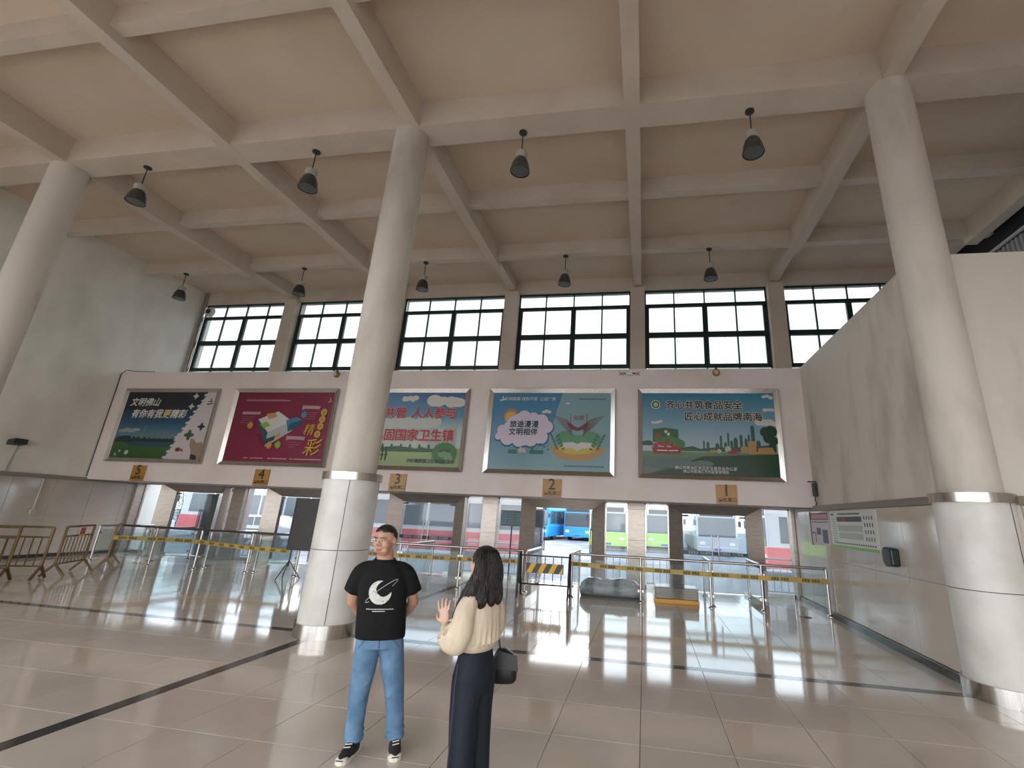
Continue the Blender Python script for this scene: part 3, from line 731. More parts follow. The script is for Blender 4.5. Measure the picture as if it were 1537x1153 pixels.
P5.polys('emblem', pm('ink_mark', (.07, .04, .04)), [[(.92, .18), (.99, .16), (.99, .175), (.935, .195)], [(.955, .10), (.97, .10), (.965, .15), (.955, .15)], [(.93, .14), (.985, .135), (.985, .145), (.93, .15)]])
LW = pm('lettering_white', (.72, .72, .66)); LG = pm('lettering_gold', (.62, .56, .25))
P5.text('lettering', LW, '文明佛山', .05, .165, .30, 'LEFT', .25, .006)
P5.text('lettering', LW, '有你有我', .10, .345, .31, 'LEFT', .25, .008); P5.text('lettering', LG, '更', .502, .345, .31, 'CENTER', .25, .008); P5.text('lettering', LW, '精彩', .637, .345, .31, 'CENTER', .25, .008)

P4 = Poster(-13.27, 'framed crimson poster with colourful building blocks and gold characters', mat('print_crimson', (.19, .005, .038), .3, col2=(.15, .004, .03), scale=.6))
b = lambda *a: pm(*a)
P4.polys('block_shadow', b('shadow_red', (.16, .02, .05)), [[(.28, .62), (.36, .78), (.62, .6), (.60, .5)]])
P4.poly('block_top', b('block_white', (.62, .62, .58)), [(.27, .40), (.46, .28), (.62, .42), (.395, .585)])
P4.poly('block_side', b('block_teal', (.03, .09, .11)), [(.27, .40), (.395, .585), (.395, .73), (.29, .52)])
P4.poly('block_front', b('block_grey', (.42, .45, .46)), [(.395, .585), (.62, .42), (.64, .56), (.40, .79)])
P4.poly('block_front_dark', b('block_dark', (.02, .07, .09)), [(.395, .68), (.48, .63), (.48, .69), (.395, .76)])
P4.poly('block_green', b('block_green', (.25, .45, .06)), [(.30, .475), (.36, .43), (.41, .485), (.35, .53)])
P4.poly('block_orange', b('block_orange', (.55, .30, .08)), [(.34, .32), (.43, .30), (.46, .36), (.38, .40)])
P4.poly('block_orange', b('block_orange', (.55, .30, .08)), [(.48, .625), (.53, .59), (.53, .64), (.48, .68)])
P4.poly('block_blue', b('block_blue', (.06, .22, .33)), [(.56, .41), (.66, .36), (.72, .40), (.70, .50), (.60, .57)])
P4.poly('block_blue_dark', b('block_blue_dark', (.02, .10, .16)), [(.60, .46), (.72, .40), (.70, .50), (.60, .57)])
for (u, v_, c) in ((.73, .31, 'block_blue'), (.20, .47, 'block_orange'), (.44, .75, 'block_orange'), (.53, .74, 'block_green')):
    q = .03; P4.poly('small_block', MATS['print_'+c], [(u-q, v_), (u, v_-.04), (u+q, v_), (u+q*.8, v_+.05), (u, v_+.07), (u-q*.9, v_+.04)])
for q_ in [[(.10, .115), (.56, .115), (.56, .13), (.10, .13)], [(.70, .19), (.88, .20), (.875, .245), (.73, .24), (.70, .26)], [(.60, .63), (.79, .64), (.785, .685), (.62, .68), (.605, .70)], [(.09, .29), (.28, .29), (.28, .33), (.09, .33)]]: P4.poly('caption_strip', b('caption', (.45, .30, .30)), q_)
P4.polys('small_print', b('small_pink', (.34, .12, .14)), [[(u, v_), (u+l, v_), (u+l, v_+.008), (u, v_+.008)] for u, v_, l in ((.09, .36, .14), (.09, .39, .12), (.09, .42, .13), (.09, .45, .08), (.74, .29, .13), (.74, .32, .11), (.74, .35, .10), (.74, .38, .11), (.64, .72, .12), (.64, .75, .11), (.64, .78, .06), (.10, .10, .4))])
P4.polys('footer_print', b('footer', (.55, .40, .40)), [[(u, .945), (u+l, .945), (u+l, .957), (u, .957)] for u, l in ((.21, .05), (.28, .13), (.46, .03), (.50, .15), (.68, .03), (.72, .27))])
GOLDP = b('gold', (.62, .40, .04))
P4.polys('gold_disc', GOLDP, [P4.circ(*q, .031) for q in ((.93, .29), (.925, .39), (.92, .49), (.905, .60))])
P4.polys('disc_mark', b('disc_red', (.30, .04, .05)), [[(u-.015, v_-.02+k*.017), (u+.015, v_-.02+k*.017), (u+.015, v_-.012+k*.017), (u-.015, v_-.012+k*.017)] for u, v_ in ((.93, .29), (.925, .39), (.92, .49), (.905, .60)) for k in range(3)])
P4.text('lettering', GOLDP, '精', .81, .55, .38, 'CENTER', .2); P4.text('lettering', GOLDP, '彩', .87, .80, .56, 'CENTER', .25, .004)
P4.polys('emblem', b('caption', (.45, .30, .30)), [[(.95, .13), (.99, .12), (.99, .135), (.955, .15)], [(.965, .08), (.975, .08), (.975, .12), (.965, .12)]])

P3 = Poster(-8.90, 'framed poster with red lettering over clouds and lawn, half behind the column', gradient('meadow', [(0, (.13, .22, .03)), (.24, (.22, .34, .05)), (.27, (.45, .50, .42)), (.48, (.42, .50, .48)), (.68, (.04, .22, .36)), (1, (.01, .10, .28))]))
random.seed(11)
def cloud(P, name, m, u0, u1, v0, n=9, rr=.05):
    P.polys(name, m, [P.circ(u0+(u1-u0)*i/(n-1), v0+random.uniform(-.02, .02), rr*random.uniform(.7, 1.2), rr*random.uniform(.9, 1.4)) for i in range(n)])
WC = pm('cloud_white', (.62, .60, .54))
cloud(P3, 'cloud', WC, .44, .54, .09, 5, .028); cloud(P3, 'cloud', WC, .72, 1-.05, .13, 7, .06); cloud(P3, 'cloud', pm('cloud_soft', (.50, .54, .50)), .3, .75, .42, 12, .06); cloud(P3, 'cloud', pm('cloud_soft', (.5, .54, .5)), .05, .3, .5, 7, .07)
P3.polys('bridge', pm('bridge_grey', (.40, .42, .40)), [[(.70, .76), (.712, .50), (.722, .50), (.718, .76)], [(.72, .62), (.93, .41), (.95, .41), (.95, .76), (.72, .76)]])
P3.polys('tree_line', pm('treeline', (.035, .10, .05)), [[(.02, .81), (.02, .75), (.15, .74), (.25, .77), (.37, .745), (.45, .735), (.52, .75), (.60, .77), (.66, .745), (.72, .77), (.97, .76), (.97, .81)]] + [P3.circ(.04+.085*i, .755, .012, .05) for i in range(11)])
P3.polys('green_arch', pm('shrub', (.05, .17, .04)), [P3.circ(.865+.085*math.cos(a), .82+.10*math.sin(a), .028) for a in [i*PI/9 for i in range(18)]])
P3.polys('pale_swirl', pm('swirl', (.16, .30, .12)), [[(.80, .83), (.86, .79), (.92, .82), (.95, .90), (.88, .95), (.86, .86)]])
P3.polys('bamboo', pm('bamboo', (.01, .03, .015)), [[(.24+.03*i, .75), (.25+.03*i, .75), (.235+.035*i, .93), (.228+.035*i, .93)] for i in range(4)] + [[(.22, .86), (.36, .85), (.36, .86), (.22, .87)]])
RED = pm('red', (.38, .012, .022)); OUT = pm('red_outline', (.55, .40, .38))
for mm, bo, dz in ((OUT, .022, 0), (RED, .009, 1)):
    P3.text('lettering', mm, '齐抓共管', .27, .295, .36, 'CENTER', 0, bo); P3.text('lettering', mm, '人人参与', .73, .295, .36, 'CENTER', 0, bo)
    P3.text('lettering', mm, '巩固国家卫生镇', .56, .60, .375, 'CENTER', 0, bo)
P3.text('lettering', pm('ink', (.02, .03, .03)), '丹灶镇爱国卫生运动委员会', .75, .93, .125, 'CENTER', 0, .002)

P2 = Poster(-4.53, 'framed blue travel poster with speech cloud, open book and laurel', gradient('teal', [(0, (.16, .30, .32)), (.3, (.10, .28, .38)), (.7, (.05, .22, .38)), (1, (.04, .20, .36))]))
P2.poly('pale_sky', pm('pale_teal', (.22, .36, .39)), [(.60, 0), (1, 0), (1, 1), (.52, 1), (.50, .6), (.55, .25)])
P2.polys('sun', pm('sun_glow', (.45, .22, .10)), [P2.circ(.165, .31, .062)]); P2.polys('sun', pm('sun', (.60, .42, .10)), [P2.circ(.165, .33, .048)])
CB = pm('cloud_border', (.03, .12, .19)); CW = pm('cloud_lilac', (.62, .55, .66))
blobs = [(.20, .40, .06), (.28, .33, .06), (.36, .34, .05), (.43, .38, .06), (.48, .45, .05), (.10, .50, .045), (.07, .58, .03), (.15, .60, .06), (.25, .62, .06), (.35, .62, .055), (.43, .58, .06), (.28, .48, .14), (.20, .5, .10), (.38, .48, .10)]
P2.polys('cloud_outline', CB, [P2.circ(u+.002, w+.01, r_+.008) for u, w, r_ in blobs]); P2.polys('speech_cloud', CW, [P2.circ(*q) for q in blobs])
P2.text('lettering', pm('deep_teal', (.015, .06, .09)), '旅途漫漫', .285, .425, .215, 'CENTER', 0, .007); P2.text('lettering', MATS['print_deep_teal'], '文明相伴', .28, .525, .215, 'CENTER', 0, .007)
P2.polys('small_cloud', WC, [P2.circ(.45+.02*i, .255-.012*(i % 2), .02, .02) for i in range(3)] + [P2.circ(.645, .14, .02, .01)])
P2.polys('emblem', LW, [[(.06, .095), (.11, .075), (.11, .09), (.065, .115)], [(.08, .05), (.09, .05), (.09, .08), (.08, .08)]])
P2.text('lettering', LW, '文明健康 绿色环保  公益广告', .32, .085, .12, 'CENTER', .15)
P2.polys('small_print', pm('slate', (.06, .15, .2)), [[(.74+.02*i, .075), (.757+.02*i, .075), (.757+.02*i, .09), (.74+.02*i, .09)] for i in range(11)] + [[(.635+.023*i, .93), (.655+.023*i, .93), (.655+.023*i, .95), (.635+.023*i, .95)] for i in range(14)])
P2.polys('bowl', pm('bowl_orange', (.48, .26, .08)), [[(.51, .70), (.96, .70), (.92, .80), (.85, .855), (.74, .875), (.62, .855), (.55, .80)]])
P2.polys('bowl_yellow', pm('bowl_yellow', (.55, .42, .08)), [P2.circ(.735, .72, .15, .075)])
P2.polys('green_hill', pm('hill_green', (.10, .27, .14)), [P2.circ(.64, .60, .085, .10), P2.circ(.84, .60, .085, .10), P2.circ(.74, .62, .11, .07)])
arcs = []
for sg in (-1, 1):
    for k in range(7):
        u0, u1, v0, v1 = .735+sg*.045, .735+sg*(.215-.018*k), .42+.026*k, .30+.028*k
        pts = [(u0+(u1-u0)*t, v0+(v1-v0)*(t**.55)) for t in [i/6 for i in range(7)]]
        arcs.append(pts + [(a, c+.013*(1-.6*i/6)) for i, (a, c) in reversed(list(enumerate(pts)))])
P2.polys('winged_roof', pm('roof_brown', (.16, .04, .05)), arcs)
P2.polys('roof_ridge', pm('roof_brown', (.16, .04, .05)), [[(.64, .38), (.735, .46), (.83, .38), (.80, .47), (.735, .50), (.67, .47)], [(.672, .27), (.676, .27), (.676, .48), (.672, .48)], [(.804, .27), (.808, .27), (.808, .48), (.804, .48)]])
P2.text('lettering', pm('brick_red', (.40, .05, .06)), '仙湖', .74, .33, .15)
P2.polys('open_book', pm('page', (.62, .58, .55)), [[(.615, .65), (.70, .64), (.735, .665), (.735, .755), (.70, .72), (.615, .715)], [(.855, .65), (.77, .64), (.735, .665), (.735, .755), (.77, .72), (.855, .715)]])
P2.polys('laurel_leaf', pm('laurel', (.03, .13, .05)), [[(u, w), (u+d*.018, w-.035), (u+d*.03, w-.05), (u+d*.028, w-.015)] for u, w, d in [(.54+.012*i, .58+.04*i, -1) for i in range(5)] + [(.555+.012*i, .59+.04*i, 1) for i in range(5)] + [(.93-.012*i, .58+.04*i, 1) for i in range(5)] + [(.915-.012*i, .59+.04*i, -1) for i in range(5)]])
P2.polys('village', pm('village_green', (.04, .15, .10)), [P2.circ(.18+.022*i, .775, .016, .025) for i in range(3)] + [P2.circ(.36+.022*i, .775, .016, .025) for i in range(5)] + [[(.355, .77), (.368, .68), (.38, .77)]])
P2.polys('village_house', pm('house', (.50, .42, .36)), [[(.25, .79), (.25, .745), (.27, .715), (.31, .74), (.32, .79)]])
P2.polys('bird', pm('bird', (.02, .08, .10)), [[(.42+.035*i, .67+.035*i), (.44+.035*i, .66+.035*i), (.435+.035*i, .685+.035*i)] for i in range(3)])

P1 = Poster(-0.155, 'framed poster of vegetables, green lawn and city skyline beside the right wall', gradient('city', [(0, (.008, .03, .015)), (.18, (.02, .07, .03)), (.27, (.06, .17, .03)), (.285, (.40, .46, .50)), (.55, (.20, .36, .46)), (1, (.01, .20, .32))]))
cloud(P1, 'cloud', WC, .93, .98, .05, 3, .02); cloud(P1, 'cloud', WC, .93, .98, .19, 3, .018); cloud(P1, 'cloud', WC, .88, .98, .37, 5, .03); cloud(P1, 'cloud', WC, .08, .14, .37, 4, .015)
P1.polys('tree_line', pm('treeline', (.035, .10, .05)), [[(0, .66), (0, .61), (.05, .595), (.08, .62), (.08, .66)], [(.26, .72), (.30, .68), (.38, .66), (.44, .69), (.55, .67), (.80, .66), (.99, .62), (.99, .72)]])
for q_ in [[(u, .72), (u, .72-h), (u+w*.5, .72-h-w), (u+w, .72-h), (u+w, .72)] for u, w, h in ((.46, .012, .12), (.485, .02, .10), (.55, .03, .08), (.585, .016, .18), (.615, .02, .10), (.64, .014, .22), (.66, .02, .12), (.685, .03, .15), (.73, .022, .19), (.765, .02, .15), (.79, .014, .2), (.815, .026, .30), (.85, .03, .12))]: P1.poly('tower', pm('green_towers', (.025, .10, .07)), q_)
P1.polys('dark_tree', pm('dark_tree', (.012, .05, .02)), [P1.circ(.92, .48, .04), P1.circ(.96, .47, .045), P1.circ(.94, .55, .04), P1.circ(.98, .58, .03), [(.93, .7), (.95, .55), (.99, .55), (.985, .7)]])
P1.poly('lawn_dark', pm('lawn_dark', (.012, .05, .02)), [(.45, .78), (1, .74), (1, 1), (.05, 1), (.3, .88)])
P1.polys('pond', pm('pond', (.10, .16, .15)), [P1.circ(.20, .87, .19, .06), P1.circ(.45, .87, .08, .04)])
P1.poly('crate_cover', pm('crate_green', (.05, .12, .05)), [(.08, .46), (.17, .44), (.275, .46), (.275, .62), (.08, .62)])
P1.polys('vegetable_pile', pm('veg_green', (.06, .20, .05)), [P1.circ(.12+.03*i, .58+.02*(i % 3), .03) for i in range(6)] + [P1.circ(.29, .64, .035)])
P1.polys('tomato', pm('tomato', (.40, .03, .03)), [P1.circ(*q, .018) for q in ((.10, .66), (.13, .63), (.16, .66), (.19, .62), (.22, .66), (.25, .68), (.12, .54), (.17, .69))])
P1.polys('garlic', pm('garlic', (.6, .55, .48)), [P1.circ(*q, .012) for q in ((.155, .685), (.21, .685), (.18, .49), (.20, .52))])
P1.poly('crate_front', pm('crate_red', (.30, .03, .03)), [(.07, .68), (.30, .68), (.285, .755), (.085, .755)])
P1.polys('crate_print', LW, [[(.11, .712), (.19, .715), (.19, .727), (.11, .724)], [(.20, .715), (.27, .712), (.27, .724), (.20, .727)]])
P1.polys('bread', pm('bread', (.42, .24, .08)), [P1.circ(.76, .69, .03, .04), P1.circ(.535, .72, .03, .02), [(.785, .745), (.79, .59), (.84, .59), (.85, .745)], [(.85, .74), (.86, .67), (.96, .66), (.98, .74)]])
P1.polys('cabbage', pm('cabbage', (.40, .48, .32)), [P1.circ(.64, .69, .024), P1.circ(.575, .715, .016)]); P1.polys('onion', pm('onion', (.28, .04, .07)), [P1.circ(.69, .715, .026, .03), P1.circ(.655, .73, .02, .02)])
P1.polys('emblem', LW, [P1.circ(.105, .15, .036)]); P1.polys('emblem_ring', pm('emblem_green', (.02, .09, .05)), [P1.circ(.105, .15, .030)]); P1.polys('emblem_centre', LG, [P1.circ(.105, .15, .019)])
INKD = pm('ink', (.02, .03, .03))
for mm, bo in ((pm('cream', (.66, .62, .52)), .018), (INKD, .006)):
    P1.text('lettering', mm, '齐心共筑食品安全', .475, .16, .255, 'CENTER', 0, bo); P1.text('lettering', mm, '匠心成就品牌南海', .615, .305, .255, 'CENTER', 0, bo)
P1.text('lettering', LW, '佛山市南海区食品安全委员会办公室', .47, .925, .10); P1.text('lettering', LW, '佛山市南海区市场监督管理局', .47, .965, .09)

# ------------------------------------------------------------------ yellow gate number signs
SY = mat('sign_orange', (.40, .20, .03), .4, col2=(.34, .17, .028), scale=3)
def gate_sign(n, x, dl):
    r = thing('gate_sign', 'orange gate sign with the number %d above %s' % (n, dl), 'sign', (x, YW, 2.375), 0, 'orange gate number signs')
    box('plate', -.26, .26, -.03, 0, 0, .49, SY, r, .004)
    obj('numeral', text_mesh(str(n), .42, 'CENTER', 0, .006), INKD, r, loc=(0, -.032, .33), rot=(PI/2, 0, 0))
    obj('caption', text_mesh('检票口', .115, 'CENTER', 0, .003), INKD, r, loc=(.075, -.032, .10), rot=(PI/2, 0, 0))
    ic = MB().box(-.21, -.20, -.033, -.031, .05, .15).box(-.21, -.10, -.033, -.031, .14, .15).box(-.11, -.10, -.033, -.031, .05, .15).box(-.19, -.12, -.033, -.031, .06, .11)
    ic.build('icon', INKD, r)
for n, x, dl in ((1, 2.10, 'the door beside the right wall'), (2, -2.51, 'the open door showing blue buses'), (3, -7.10, 'the door just right of the middle column'), (4, -11.63, 'the door behind the black board'), (5, -16.18, 'the door nearest the left wall')): gate_sign(n, x, dl)
# ------------------------------------------------------------------ pendant lamps (switched off)
CANM = mat('dark_lamp_canopy', (.035, .03, .025), .5); SHADE = mat('smoked_lamp_shade', (.045, .045, .04), .25, spec=.6); HOUSE = mat('pale_lamp_housing', (.42, .40, .36), .45)
def pendant(label, x, y, z, sc_=1.0, tilt=(0, 0)):
    r = thing('pendant_lamp', label, 'lamp', (x, y, z), 0, 'pendant lamps under the beams')
    MB().lathe([(.085, 0), (.085, -.03), (.03, -.06)], n=16).build('canopy', CANM, r, True)
    MB().tube([(0, 0, -.05), (0, 0, -.55)], .012, 8).build('stem', CANM, r)
    MB().lathe([(.10, -.52), (.125, -.54), (.125, -.66), (.105, -.68)], n=18).build('housing', HOUSE, r, True)
    s = MB().lathe([(.10, -.67), (.135, -.72), (.175, -.84), (.195, -.97), (.20, -1.0), (.19, -1.0), (.165, -.84), (.125, -.72), (.09, -.69)], n=24, caps=False).build('shade', SHADE, r, True)
    MB().lathe([(.185, -.985), (.12, -1.0), (.01, -1.005)], n=24).build('lens', mat('lamp_diffuser', (.10, .12, .115), .3), s, True)
    return r
for x, l in ((-11.88, 'dark pendant lamp above the first bay left, front row'), (-7.3, 'dark pendant lamp just left of the middle column, front row'), (-2.46, 'dark pendant lamp in the front row between the middle column and centre beam'), (2.06, 'dark pendant lamp in the front row nearest the right column')):
    pendant(l, x, 7.58, ZB+.005)
for x, l in ((-16.5, 'small pendant lamp in the back row near the left wall'), (-11.65, 'small pendant lamp in the back row, second from the left'), (-7.12, 'small pendant lamp in the back row beside the middle column'), (-2.4, 'small pendant lamp in the back row above the travel poster'), (1.97, 'small pendant lamp in the back row above the vegetable poster')):
    pendant(l, x, 12.8, ZB2)

# ------------------------------------------------------------------ small fittings on the walls
def roundlamp(label, x):
    r = thing('wall_light', label, 'lamp', (x, YW, 5.92), 0, 'small round lights under the ledge')
    MB().lathe([(.10, 0), (.10, .05), (.075, .09)], n=18).build('base', mat('brown_lamp', (.30, .20, .11), .5), r, True, rot=(PI/2, 0, 0))
    MB().lathe([(.065, .08), (.05, .115), (.01, .125)], n=18).build('lens', mat('amber_lens', (.5, .36, .2), .3), r, True, rot=(PI/2, 0, 0))
    box('bracket', -.03, .03, -.05, 0, .09, .15, CANM, r)
roundlamp('small brown round light under the ledge above the crimson poster', -9.75)
roundlamp('small brown round light under the ledge above the vegetable poster', 2.01)
r = thing('junction_box', 'white junction box with loose wires on the ledge', 'box', (-.4, YW, 5.88))
box('body', -.10, .10, -.08, 0, -.03, .10, WHITE, r, .01)
for s in (-1, 1):
    for k in range(2): MB().tube([(s*.09, -.05, .02+.04*k), (s*.2, -.07, .04-.08*k), (s*.3, -.04, -.03+.12*k)], .008, 5).build('wire', BLACK, r)
r = thing('security_camera', 'white dome security camera in the upper left window corner', 'camera', (-17.72, YWIN-.16, 9.33))
MB().lathe([(.19, -.05), (.19, .06), (.15, .10)], n=20).build('housing', WHITE, r, True, rot=(PI/2, 0, 0)); MB().ell((.01, -.11, -.01), (.10, .10, .10)).build('dome', DARK, r, 'all'); MB().bar((-.3, .05, .0), (0, .05, 0), .05, .05).build('bracket', WHITE, r)
r = thing('wall_speaker', 'small dark loudspeaker on a conduit on the left wall', 'speaker', (XL, 10.9, 3.26))
MB().prism([(-.02, -.10), (.26, -.05), (.26, .10), (-.02, .05)], -.16, .16, 'xz').build('cabinet', DARK, r, bevel=.01)
MB().tube([(.02, .1, -.05), (.02, .06, -.5), (.02, .04, -.82)], .015, 6).build('conduit', mat('grey_conduit', (.35, .33, .29), .5), r); MB().tube([(.1, .1, 0), (.03, .30, -.03)], .015, 6).build('bracket', CANM, r)
r = thing('wall_conduit', 'vertical conduit ending in a small socket box on the left wall panels', 'conduit', (XL+.03, 11.9, 1.30))
MB().tube([(.02, 0, .08), (.02, 0, 1.0)], .018, 8).build('pipe', mat('grey_conduit2', (.55, .51, .45), .4), r, True); box('socket_box', 0, .06, -.06, .06, -.06, .08, MATS['grey_conduit2'], r, .008)
r = thing('alarm_device', 'dark wall device with hanging cable in the corner above the right notices', 'device', (XR, 12.75, 2.85))
box('body', -.10, -.0, -.07, .07, -.22, .10, CANM, r, .015); box('bracket', -.2, .0, -.02, .02, .12, .15, CANM, r); MB().tube([(-.05, 0, -.22), (-.07, .02, -.3), (-.03, .03, -.38), (-.06, .02, -.43)], .012, 6).build('cable', BLACK, r)
# notices on the right wall
XN = XR-.032
r = thing('notice_board', 'narrow notice with a red heading on the right wall', 'notice', (XN, 12.72, 1.88))
box('sheet', -.018, 0, -.62, .62, -.37, .37, mat('paper_pink', (.52, .44, .46), .5), r)
box('heading', -.020, -.018, -.60, .60, .20, .36, mat('heading_red', (.26, .06, .05), .5), r)
GR = mat('print_grey', (.10, .10, .11), .6)
b = MB(); random.seed(5)
for k in range(26):
    y0 = -.55+.041*k; b.box(-.0215, -.020, y0, y0+.026, .23, .33)
b.build('heading_lettering', mat('heading_pale', (.5, .32, .3), .5), r)
b = MB()
for row, n in ((.15, 22),):
    for k in range(n): b.box(-.020, -.018, -.55+.05*k, -.515+.05*k, row-.012, row+.012)
for y0, y1, z0, z1 in ((-.05, .22, -.14, .02), (-.50, -.16, -.32, -.02), (.30, .34, -.32, -.08), (.40, .55, -.12, -.08)): b.box(-.020, -.018, y0, y1, z0, z1)
b.build('printing', GR, r)
box('edge_strip', -.03, 0, .60, .63, -.39, .39, mat('strip_brown', (.14, .06, .05), .5), r)
r = thing('timetable_board', 'wide pale timetable notice with green foot on the right wall', 'notice', (XN, 10.88, 1.885))
box('sheet', -.018, 0, -1.13, 1.13, -.385, .385, mat('paper_pale', (.60, .61, .55), .45), r)
box('green_foot', -.020, -.018, -1.12, 1.12, -.38, -.32, mat('foot_green', (.25, .42, .10), .5), r)
b = MB(); c = MB(); d = MB()
b.box(-.020, -.018, -.52, .72, .16, .26); c.box(-.0215, -.0205, .25, .45, .165, .255)
for k in range(22): b.box(-.020, -.018, -.45+.05*k, -.415+.05*k, .30, .335)
for k in range(3): b.box(-.020, -.018, .88+.06*k, .92+.06*k, .29, .33)
for row in range(4):
    for k in range(4): b.box(-.020, -.018, -.66-.11*k, -.62-.11*k, .20-.13*row, .27-.13*row)
for k in range(24):
    for j in range(2): d.box(-.0195, -.018, -.50+.05*k, -.475+.05*k, -.18+.15*j, -.06+.15*j)
for k in range(20): b.box(-.020, -.018, -1.0+.1*k, -.94+.1*k, -.29, -.26)
for k in range(10): d.box(-.0195, -.018, .78, 1.02, -.25+.05*k, -.235+.05*k)
b.build('printing', GR, r); c.build('route_panel', mat('route_maroon', (.22, .06, .09), .5), r); d.build('fine_printing', mat('print_sage', (.30, .34, .30), .6), r)
r = thing('wall_box', 'dark rounded wall-mounted unit right of the timetable', 'device', (XN, 9.28, 1.48))
pts = [(-.16, -.14), (.10, -.16), (.17, -.08), (.17, .08), (.10, .16), (-.16, .14)]
MB().prism(pts, -.14, 0, 'yz').build('housing', mat('dark_green_plastic', (.012, .022, .02), .4), r, bevel=.03)
for k in range(5): box('vent_slot', -.145, -.14, -.12+.0*k, .06, -.09+.042*k, -.075+.042*k, BLACK, r)
# black info screens beside door two
r = thing('info_screen', 'dark route information board left of open door two', 'board', (-4.0, YD-.12, 1.55))
box('panel', -.42, .30, -.02, .02, -.02, .44, mat('board_navy', (.02, .045, .06), .35), r, .005); b = MB()
for k in range(5):
    for j in range(3): b.box(-.38+.22*j, -.22+.22*j, -.024, -.021, .05+.07*k, .085+.07*k)
b.build('rows', mat('rows_teal', (.10, .22, .24), .5), r); MB().tube([(-.06, .03, -1.55), (-.06, .03, .1)], .02, 8).build('pole', BLACK, r)
# small floor drains
for i, (x, y, l) in enumerate(((-13.0, 13.2, 'dark floor box on the tiles before door five'), (-6.25, 11.2, 'dark floor box on the tiles behind the man'), (3.5, 12.2, 'dark floor box on the tiles near the right wall'), (-15.2, 13.4, 'dark floor box beside the left queue barrier'))):
    r = thing('floor_box', l, 'floor box', (x, y, 0), 0, 'small dark floor boxes')
    MB().lathe([(.13, 0), (.125, .008), (.10, .012)], n=16).build('lid', DARK, r, True); MB().lathe([(.04, .012), (.035, .02)], n=12).build('knob', BLACK, r, True)
# ------------------------------------------------------------------ people
def fuse(mb, voxel, it=4, fac=.5):
    me = mb.mesh('tmp'); o = bpy.data.objects.new('tmp', me); COL.objects.link(o)
    rm = o.modifiers.new('r', 'REMESH'); rm.mode = 'VOXEL'; rm.voxel_size = voxel; rm.use_smooth_shade = True
    if it:
        sm = o.modifiers.new('s', 'SMOOTH'); sm.iterations = it; sm.factor = fac
    bpy.context.view_layer.update()
    out = bpy.data.meshes.new_from_object(o.evaluated_get(bpy.context.evaluated_depsgraph_get()))
    bpy.data.objects.remove(o); bpy.data.meshes.remove(me)
    return out
def loft(mb, rings, n=24, p=2.0):
    """rings: (cx, cy, cz, rx, ry); superellipse sections stacked upward"""
    base = len(mb.v)
    for (cx, cy, cz, rx, ry) in rings:
        for k in range(n):
            a = 2*PI*k/n; c, s = math.cos(a), math.sin(a)
            mb.v.append((cx+rx*math.copysign(abs(c)**(2/p), c), cy+ry*math.copysign(abs(s)**(2/p), s), cz))
    for i in range(len(rings)-1):
        for k in range(n):
            k2 = (k+1) % n; mb.f.append([base+i*n+k, base+i*n+k2, base+(i+1)*n+k2, base+(i+1)*n+k])
    mb.f.append([base+k for k in reversed(range(n))]); mb.f.append([base+(len(rings)-1)*n+k for k in range(n)])
    return mb
def limb(mb, pts, rs, n=14, sub=5):
    """smooth tapered tube through the joints with rounded ends"""
    P = [Vector(p) for p in pts]; out = []; rr = []
    for i in range(len(P)-1):
        a, b = P[max(i-1, 0)], P[min(i+2, len(P)-1)]
        for k in range(sub):
            t = k/sub; m0 = (P[i+1]-a)*.5; m1 = (b-P[i])*.5
            h = (2*t**3-3*t**2+1)*P[i]+(t**3-2*t**2+t)*m0+(-2*t**3+3*t**2)*P[i+1]+(t**3-t**2)*m1
            out.append(h); rr.append(rs[i]+(rs[i+1]-rs[i])*t)
    out.append(P[-1]); rr.append(rs[-1])
    mb.tube(out, rr, n); mb.ell(P[0], (rs[0],)*3, 12, 8); mb.ell(P[-1], (rs[-1],)*3, 12, 8)
    return mb
SKIN = mat('warm_skin', (.50, .29, .20), .5, col2=(.44, .235, .16), scale=14, sharp=(.3, .7))
SKINF = mat('pale_skin', (.60, .38, .28), .5)
HAIRB = mat('black_hair', (.012, .010, .009), .5, spec=.4)
EYEW = mat('eye_white', (.65, .62, .58), .3); LIP = mat('lip', (.36, .15, .12), .5)
def hand(mb, wrist, d, palmn, size=1.0, curl=.5, thumb_side=1):
    """palm and five separate bent fingers; d points from wrist to knuckles, palmn out of the palm"""
    w = Vector(wrist); d = Vector(d).normalized(); pn = Vector(palmn); pn = (pn-d*pn.dot(d)).normalized(); s = d.cross(pn)*thumb_side
    S = size
    rot = Matrix((s, pn, d)).transposed()
    mb.ell(w+d*.05*S, (.040*S, .017*S, .056*S), 14, 10, rot)
    for i, (o, l) in enumerate(((.036, .070), (.012, .080), (-.013, .074), (-.037, .058))):
        a = w+d*.09*S+s*o*S; p = [a]; ang = .25*curl; dv = s*(o*5)
        for k, f in enumerate((.45, .32, .23)):
            dd = (d*math.cos(ang)+pn*math.sin(ang)+dv*.9).normalized(); p.append(p[-1]+dd*l*f*S); ang += .55*curl
        limb(mb, p, [.0095*S, .009*S, .0082*S, .007*S], 8, 2)
    a = w+d*.025*S+s*.03*S
    limb(mb, [a, a+(d*.45+s*.8+pn*.3).normalized()*.035*S, a+(d*.75+s*.75+pn*.5).normalized()*.068*S], [.012*S, .0105*S, .0085*S], 8, 2)
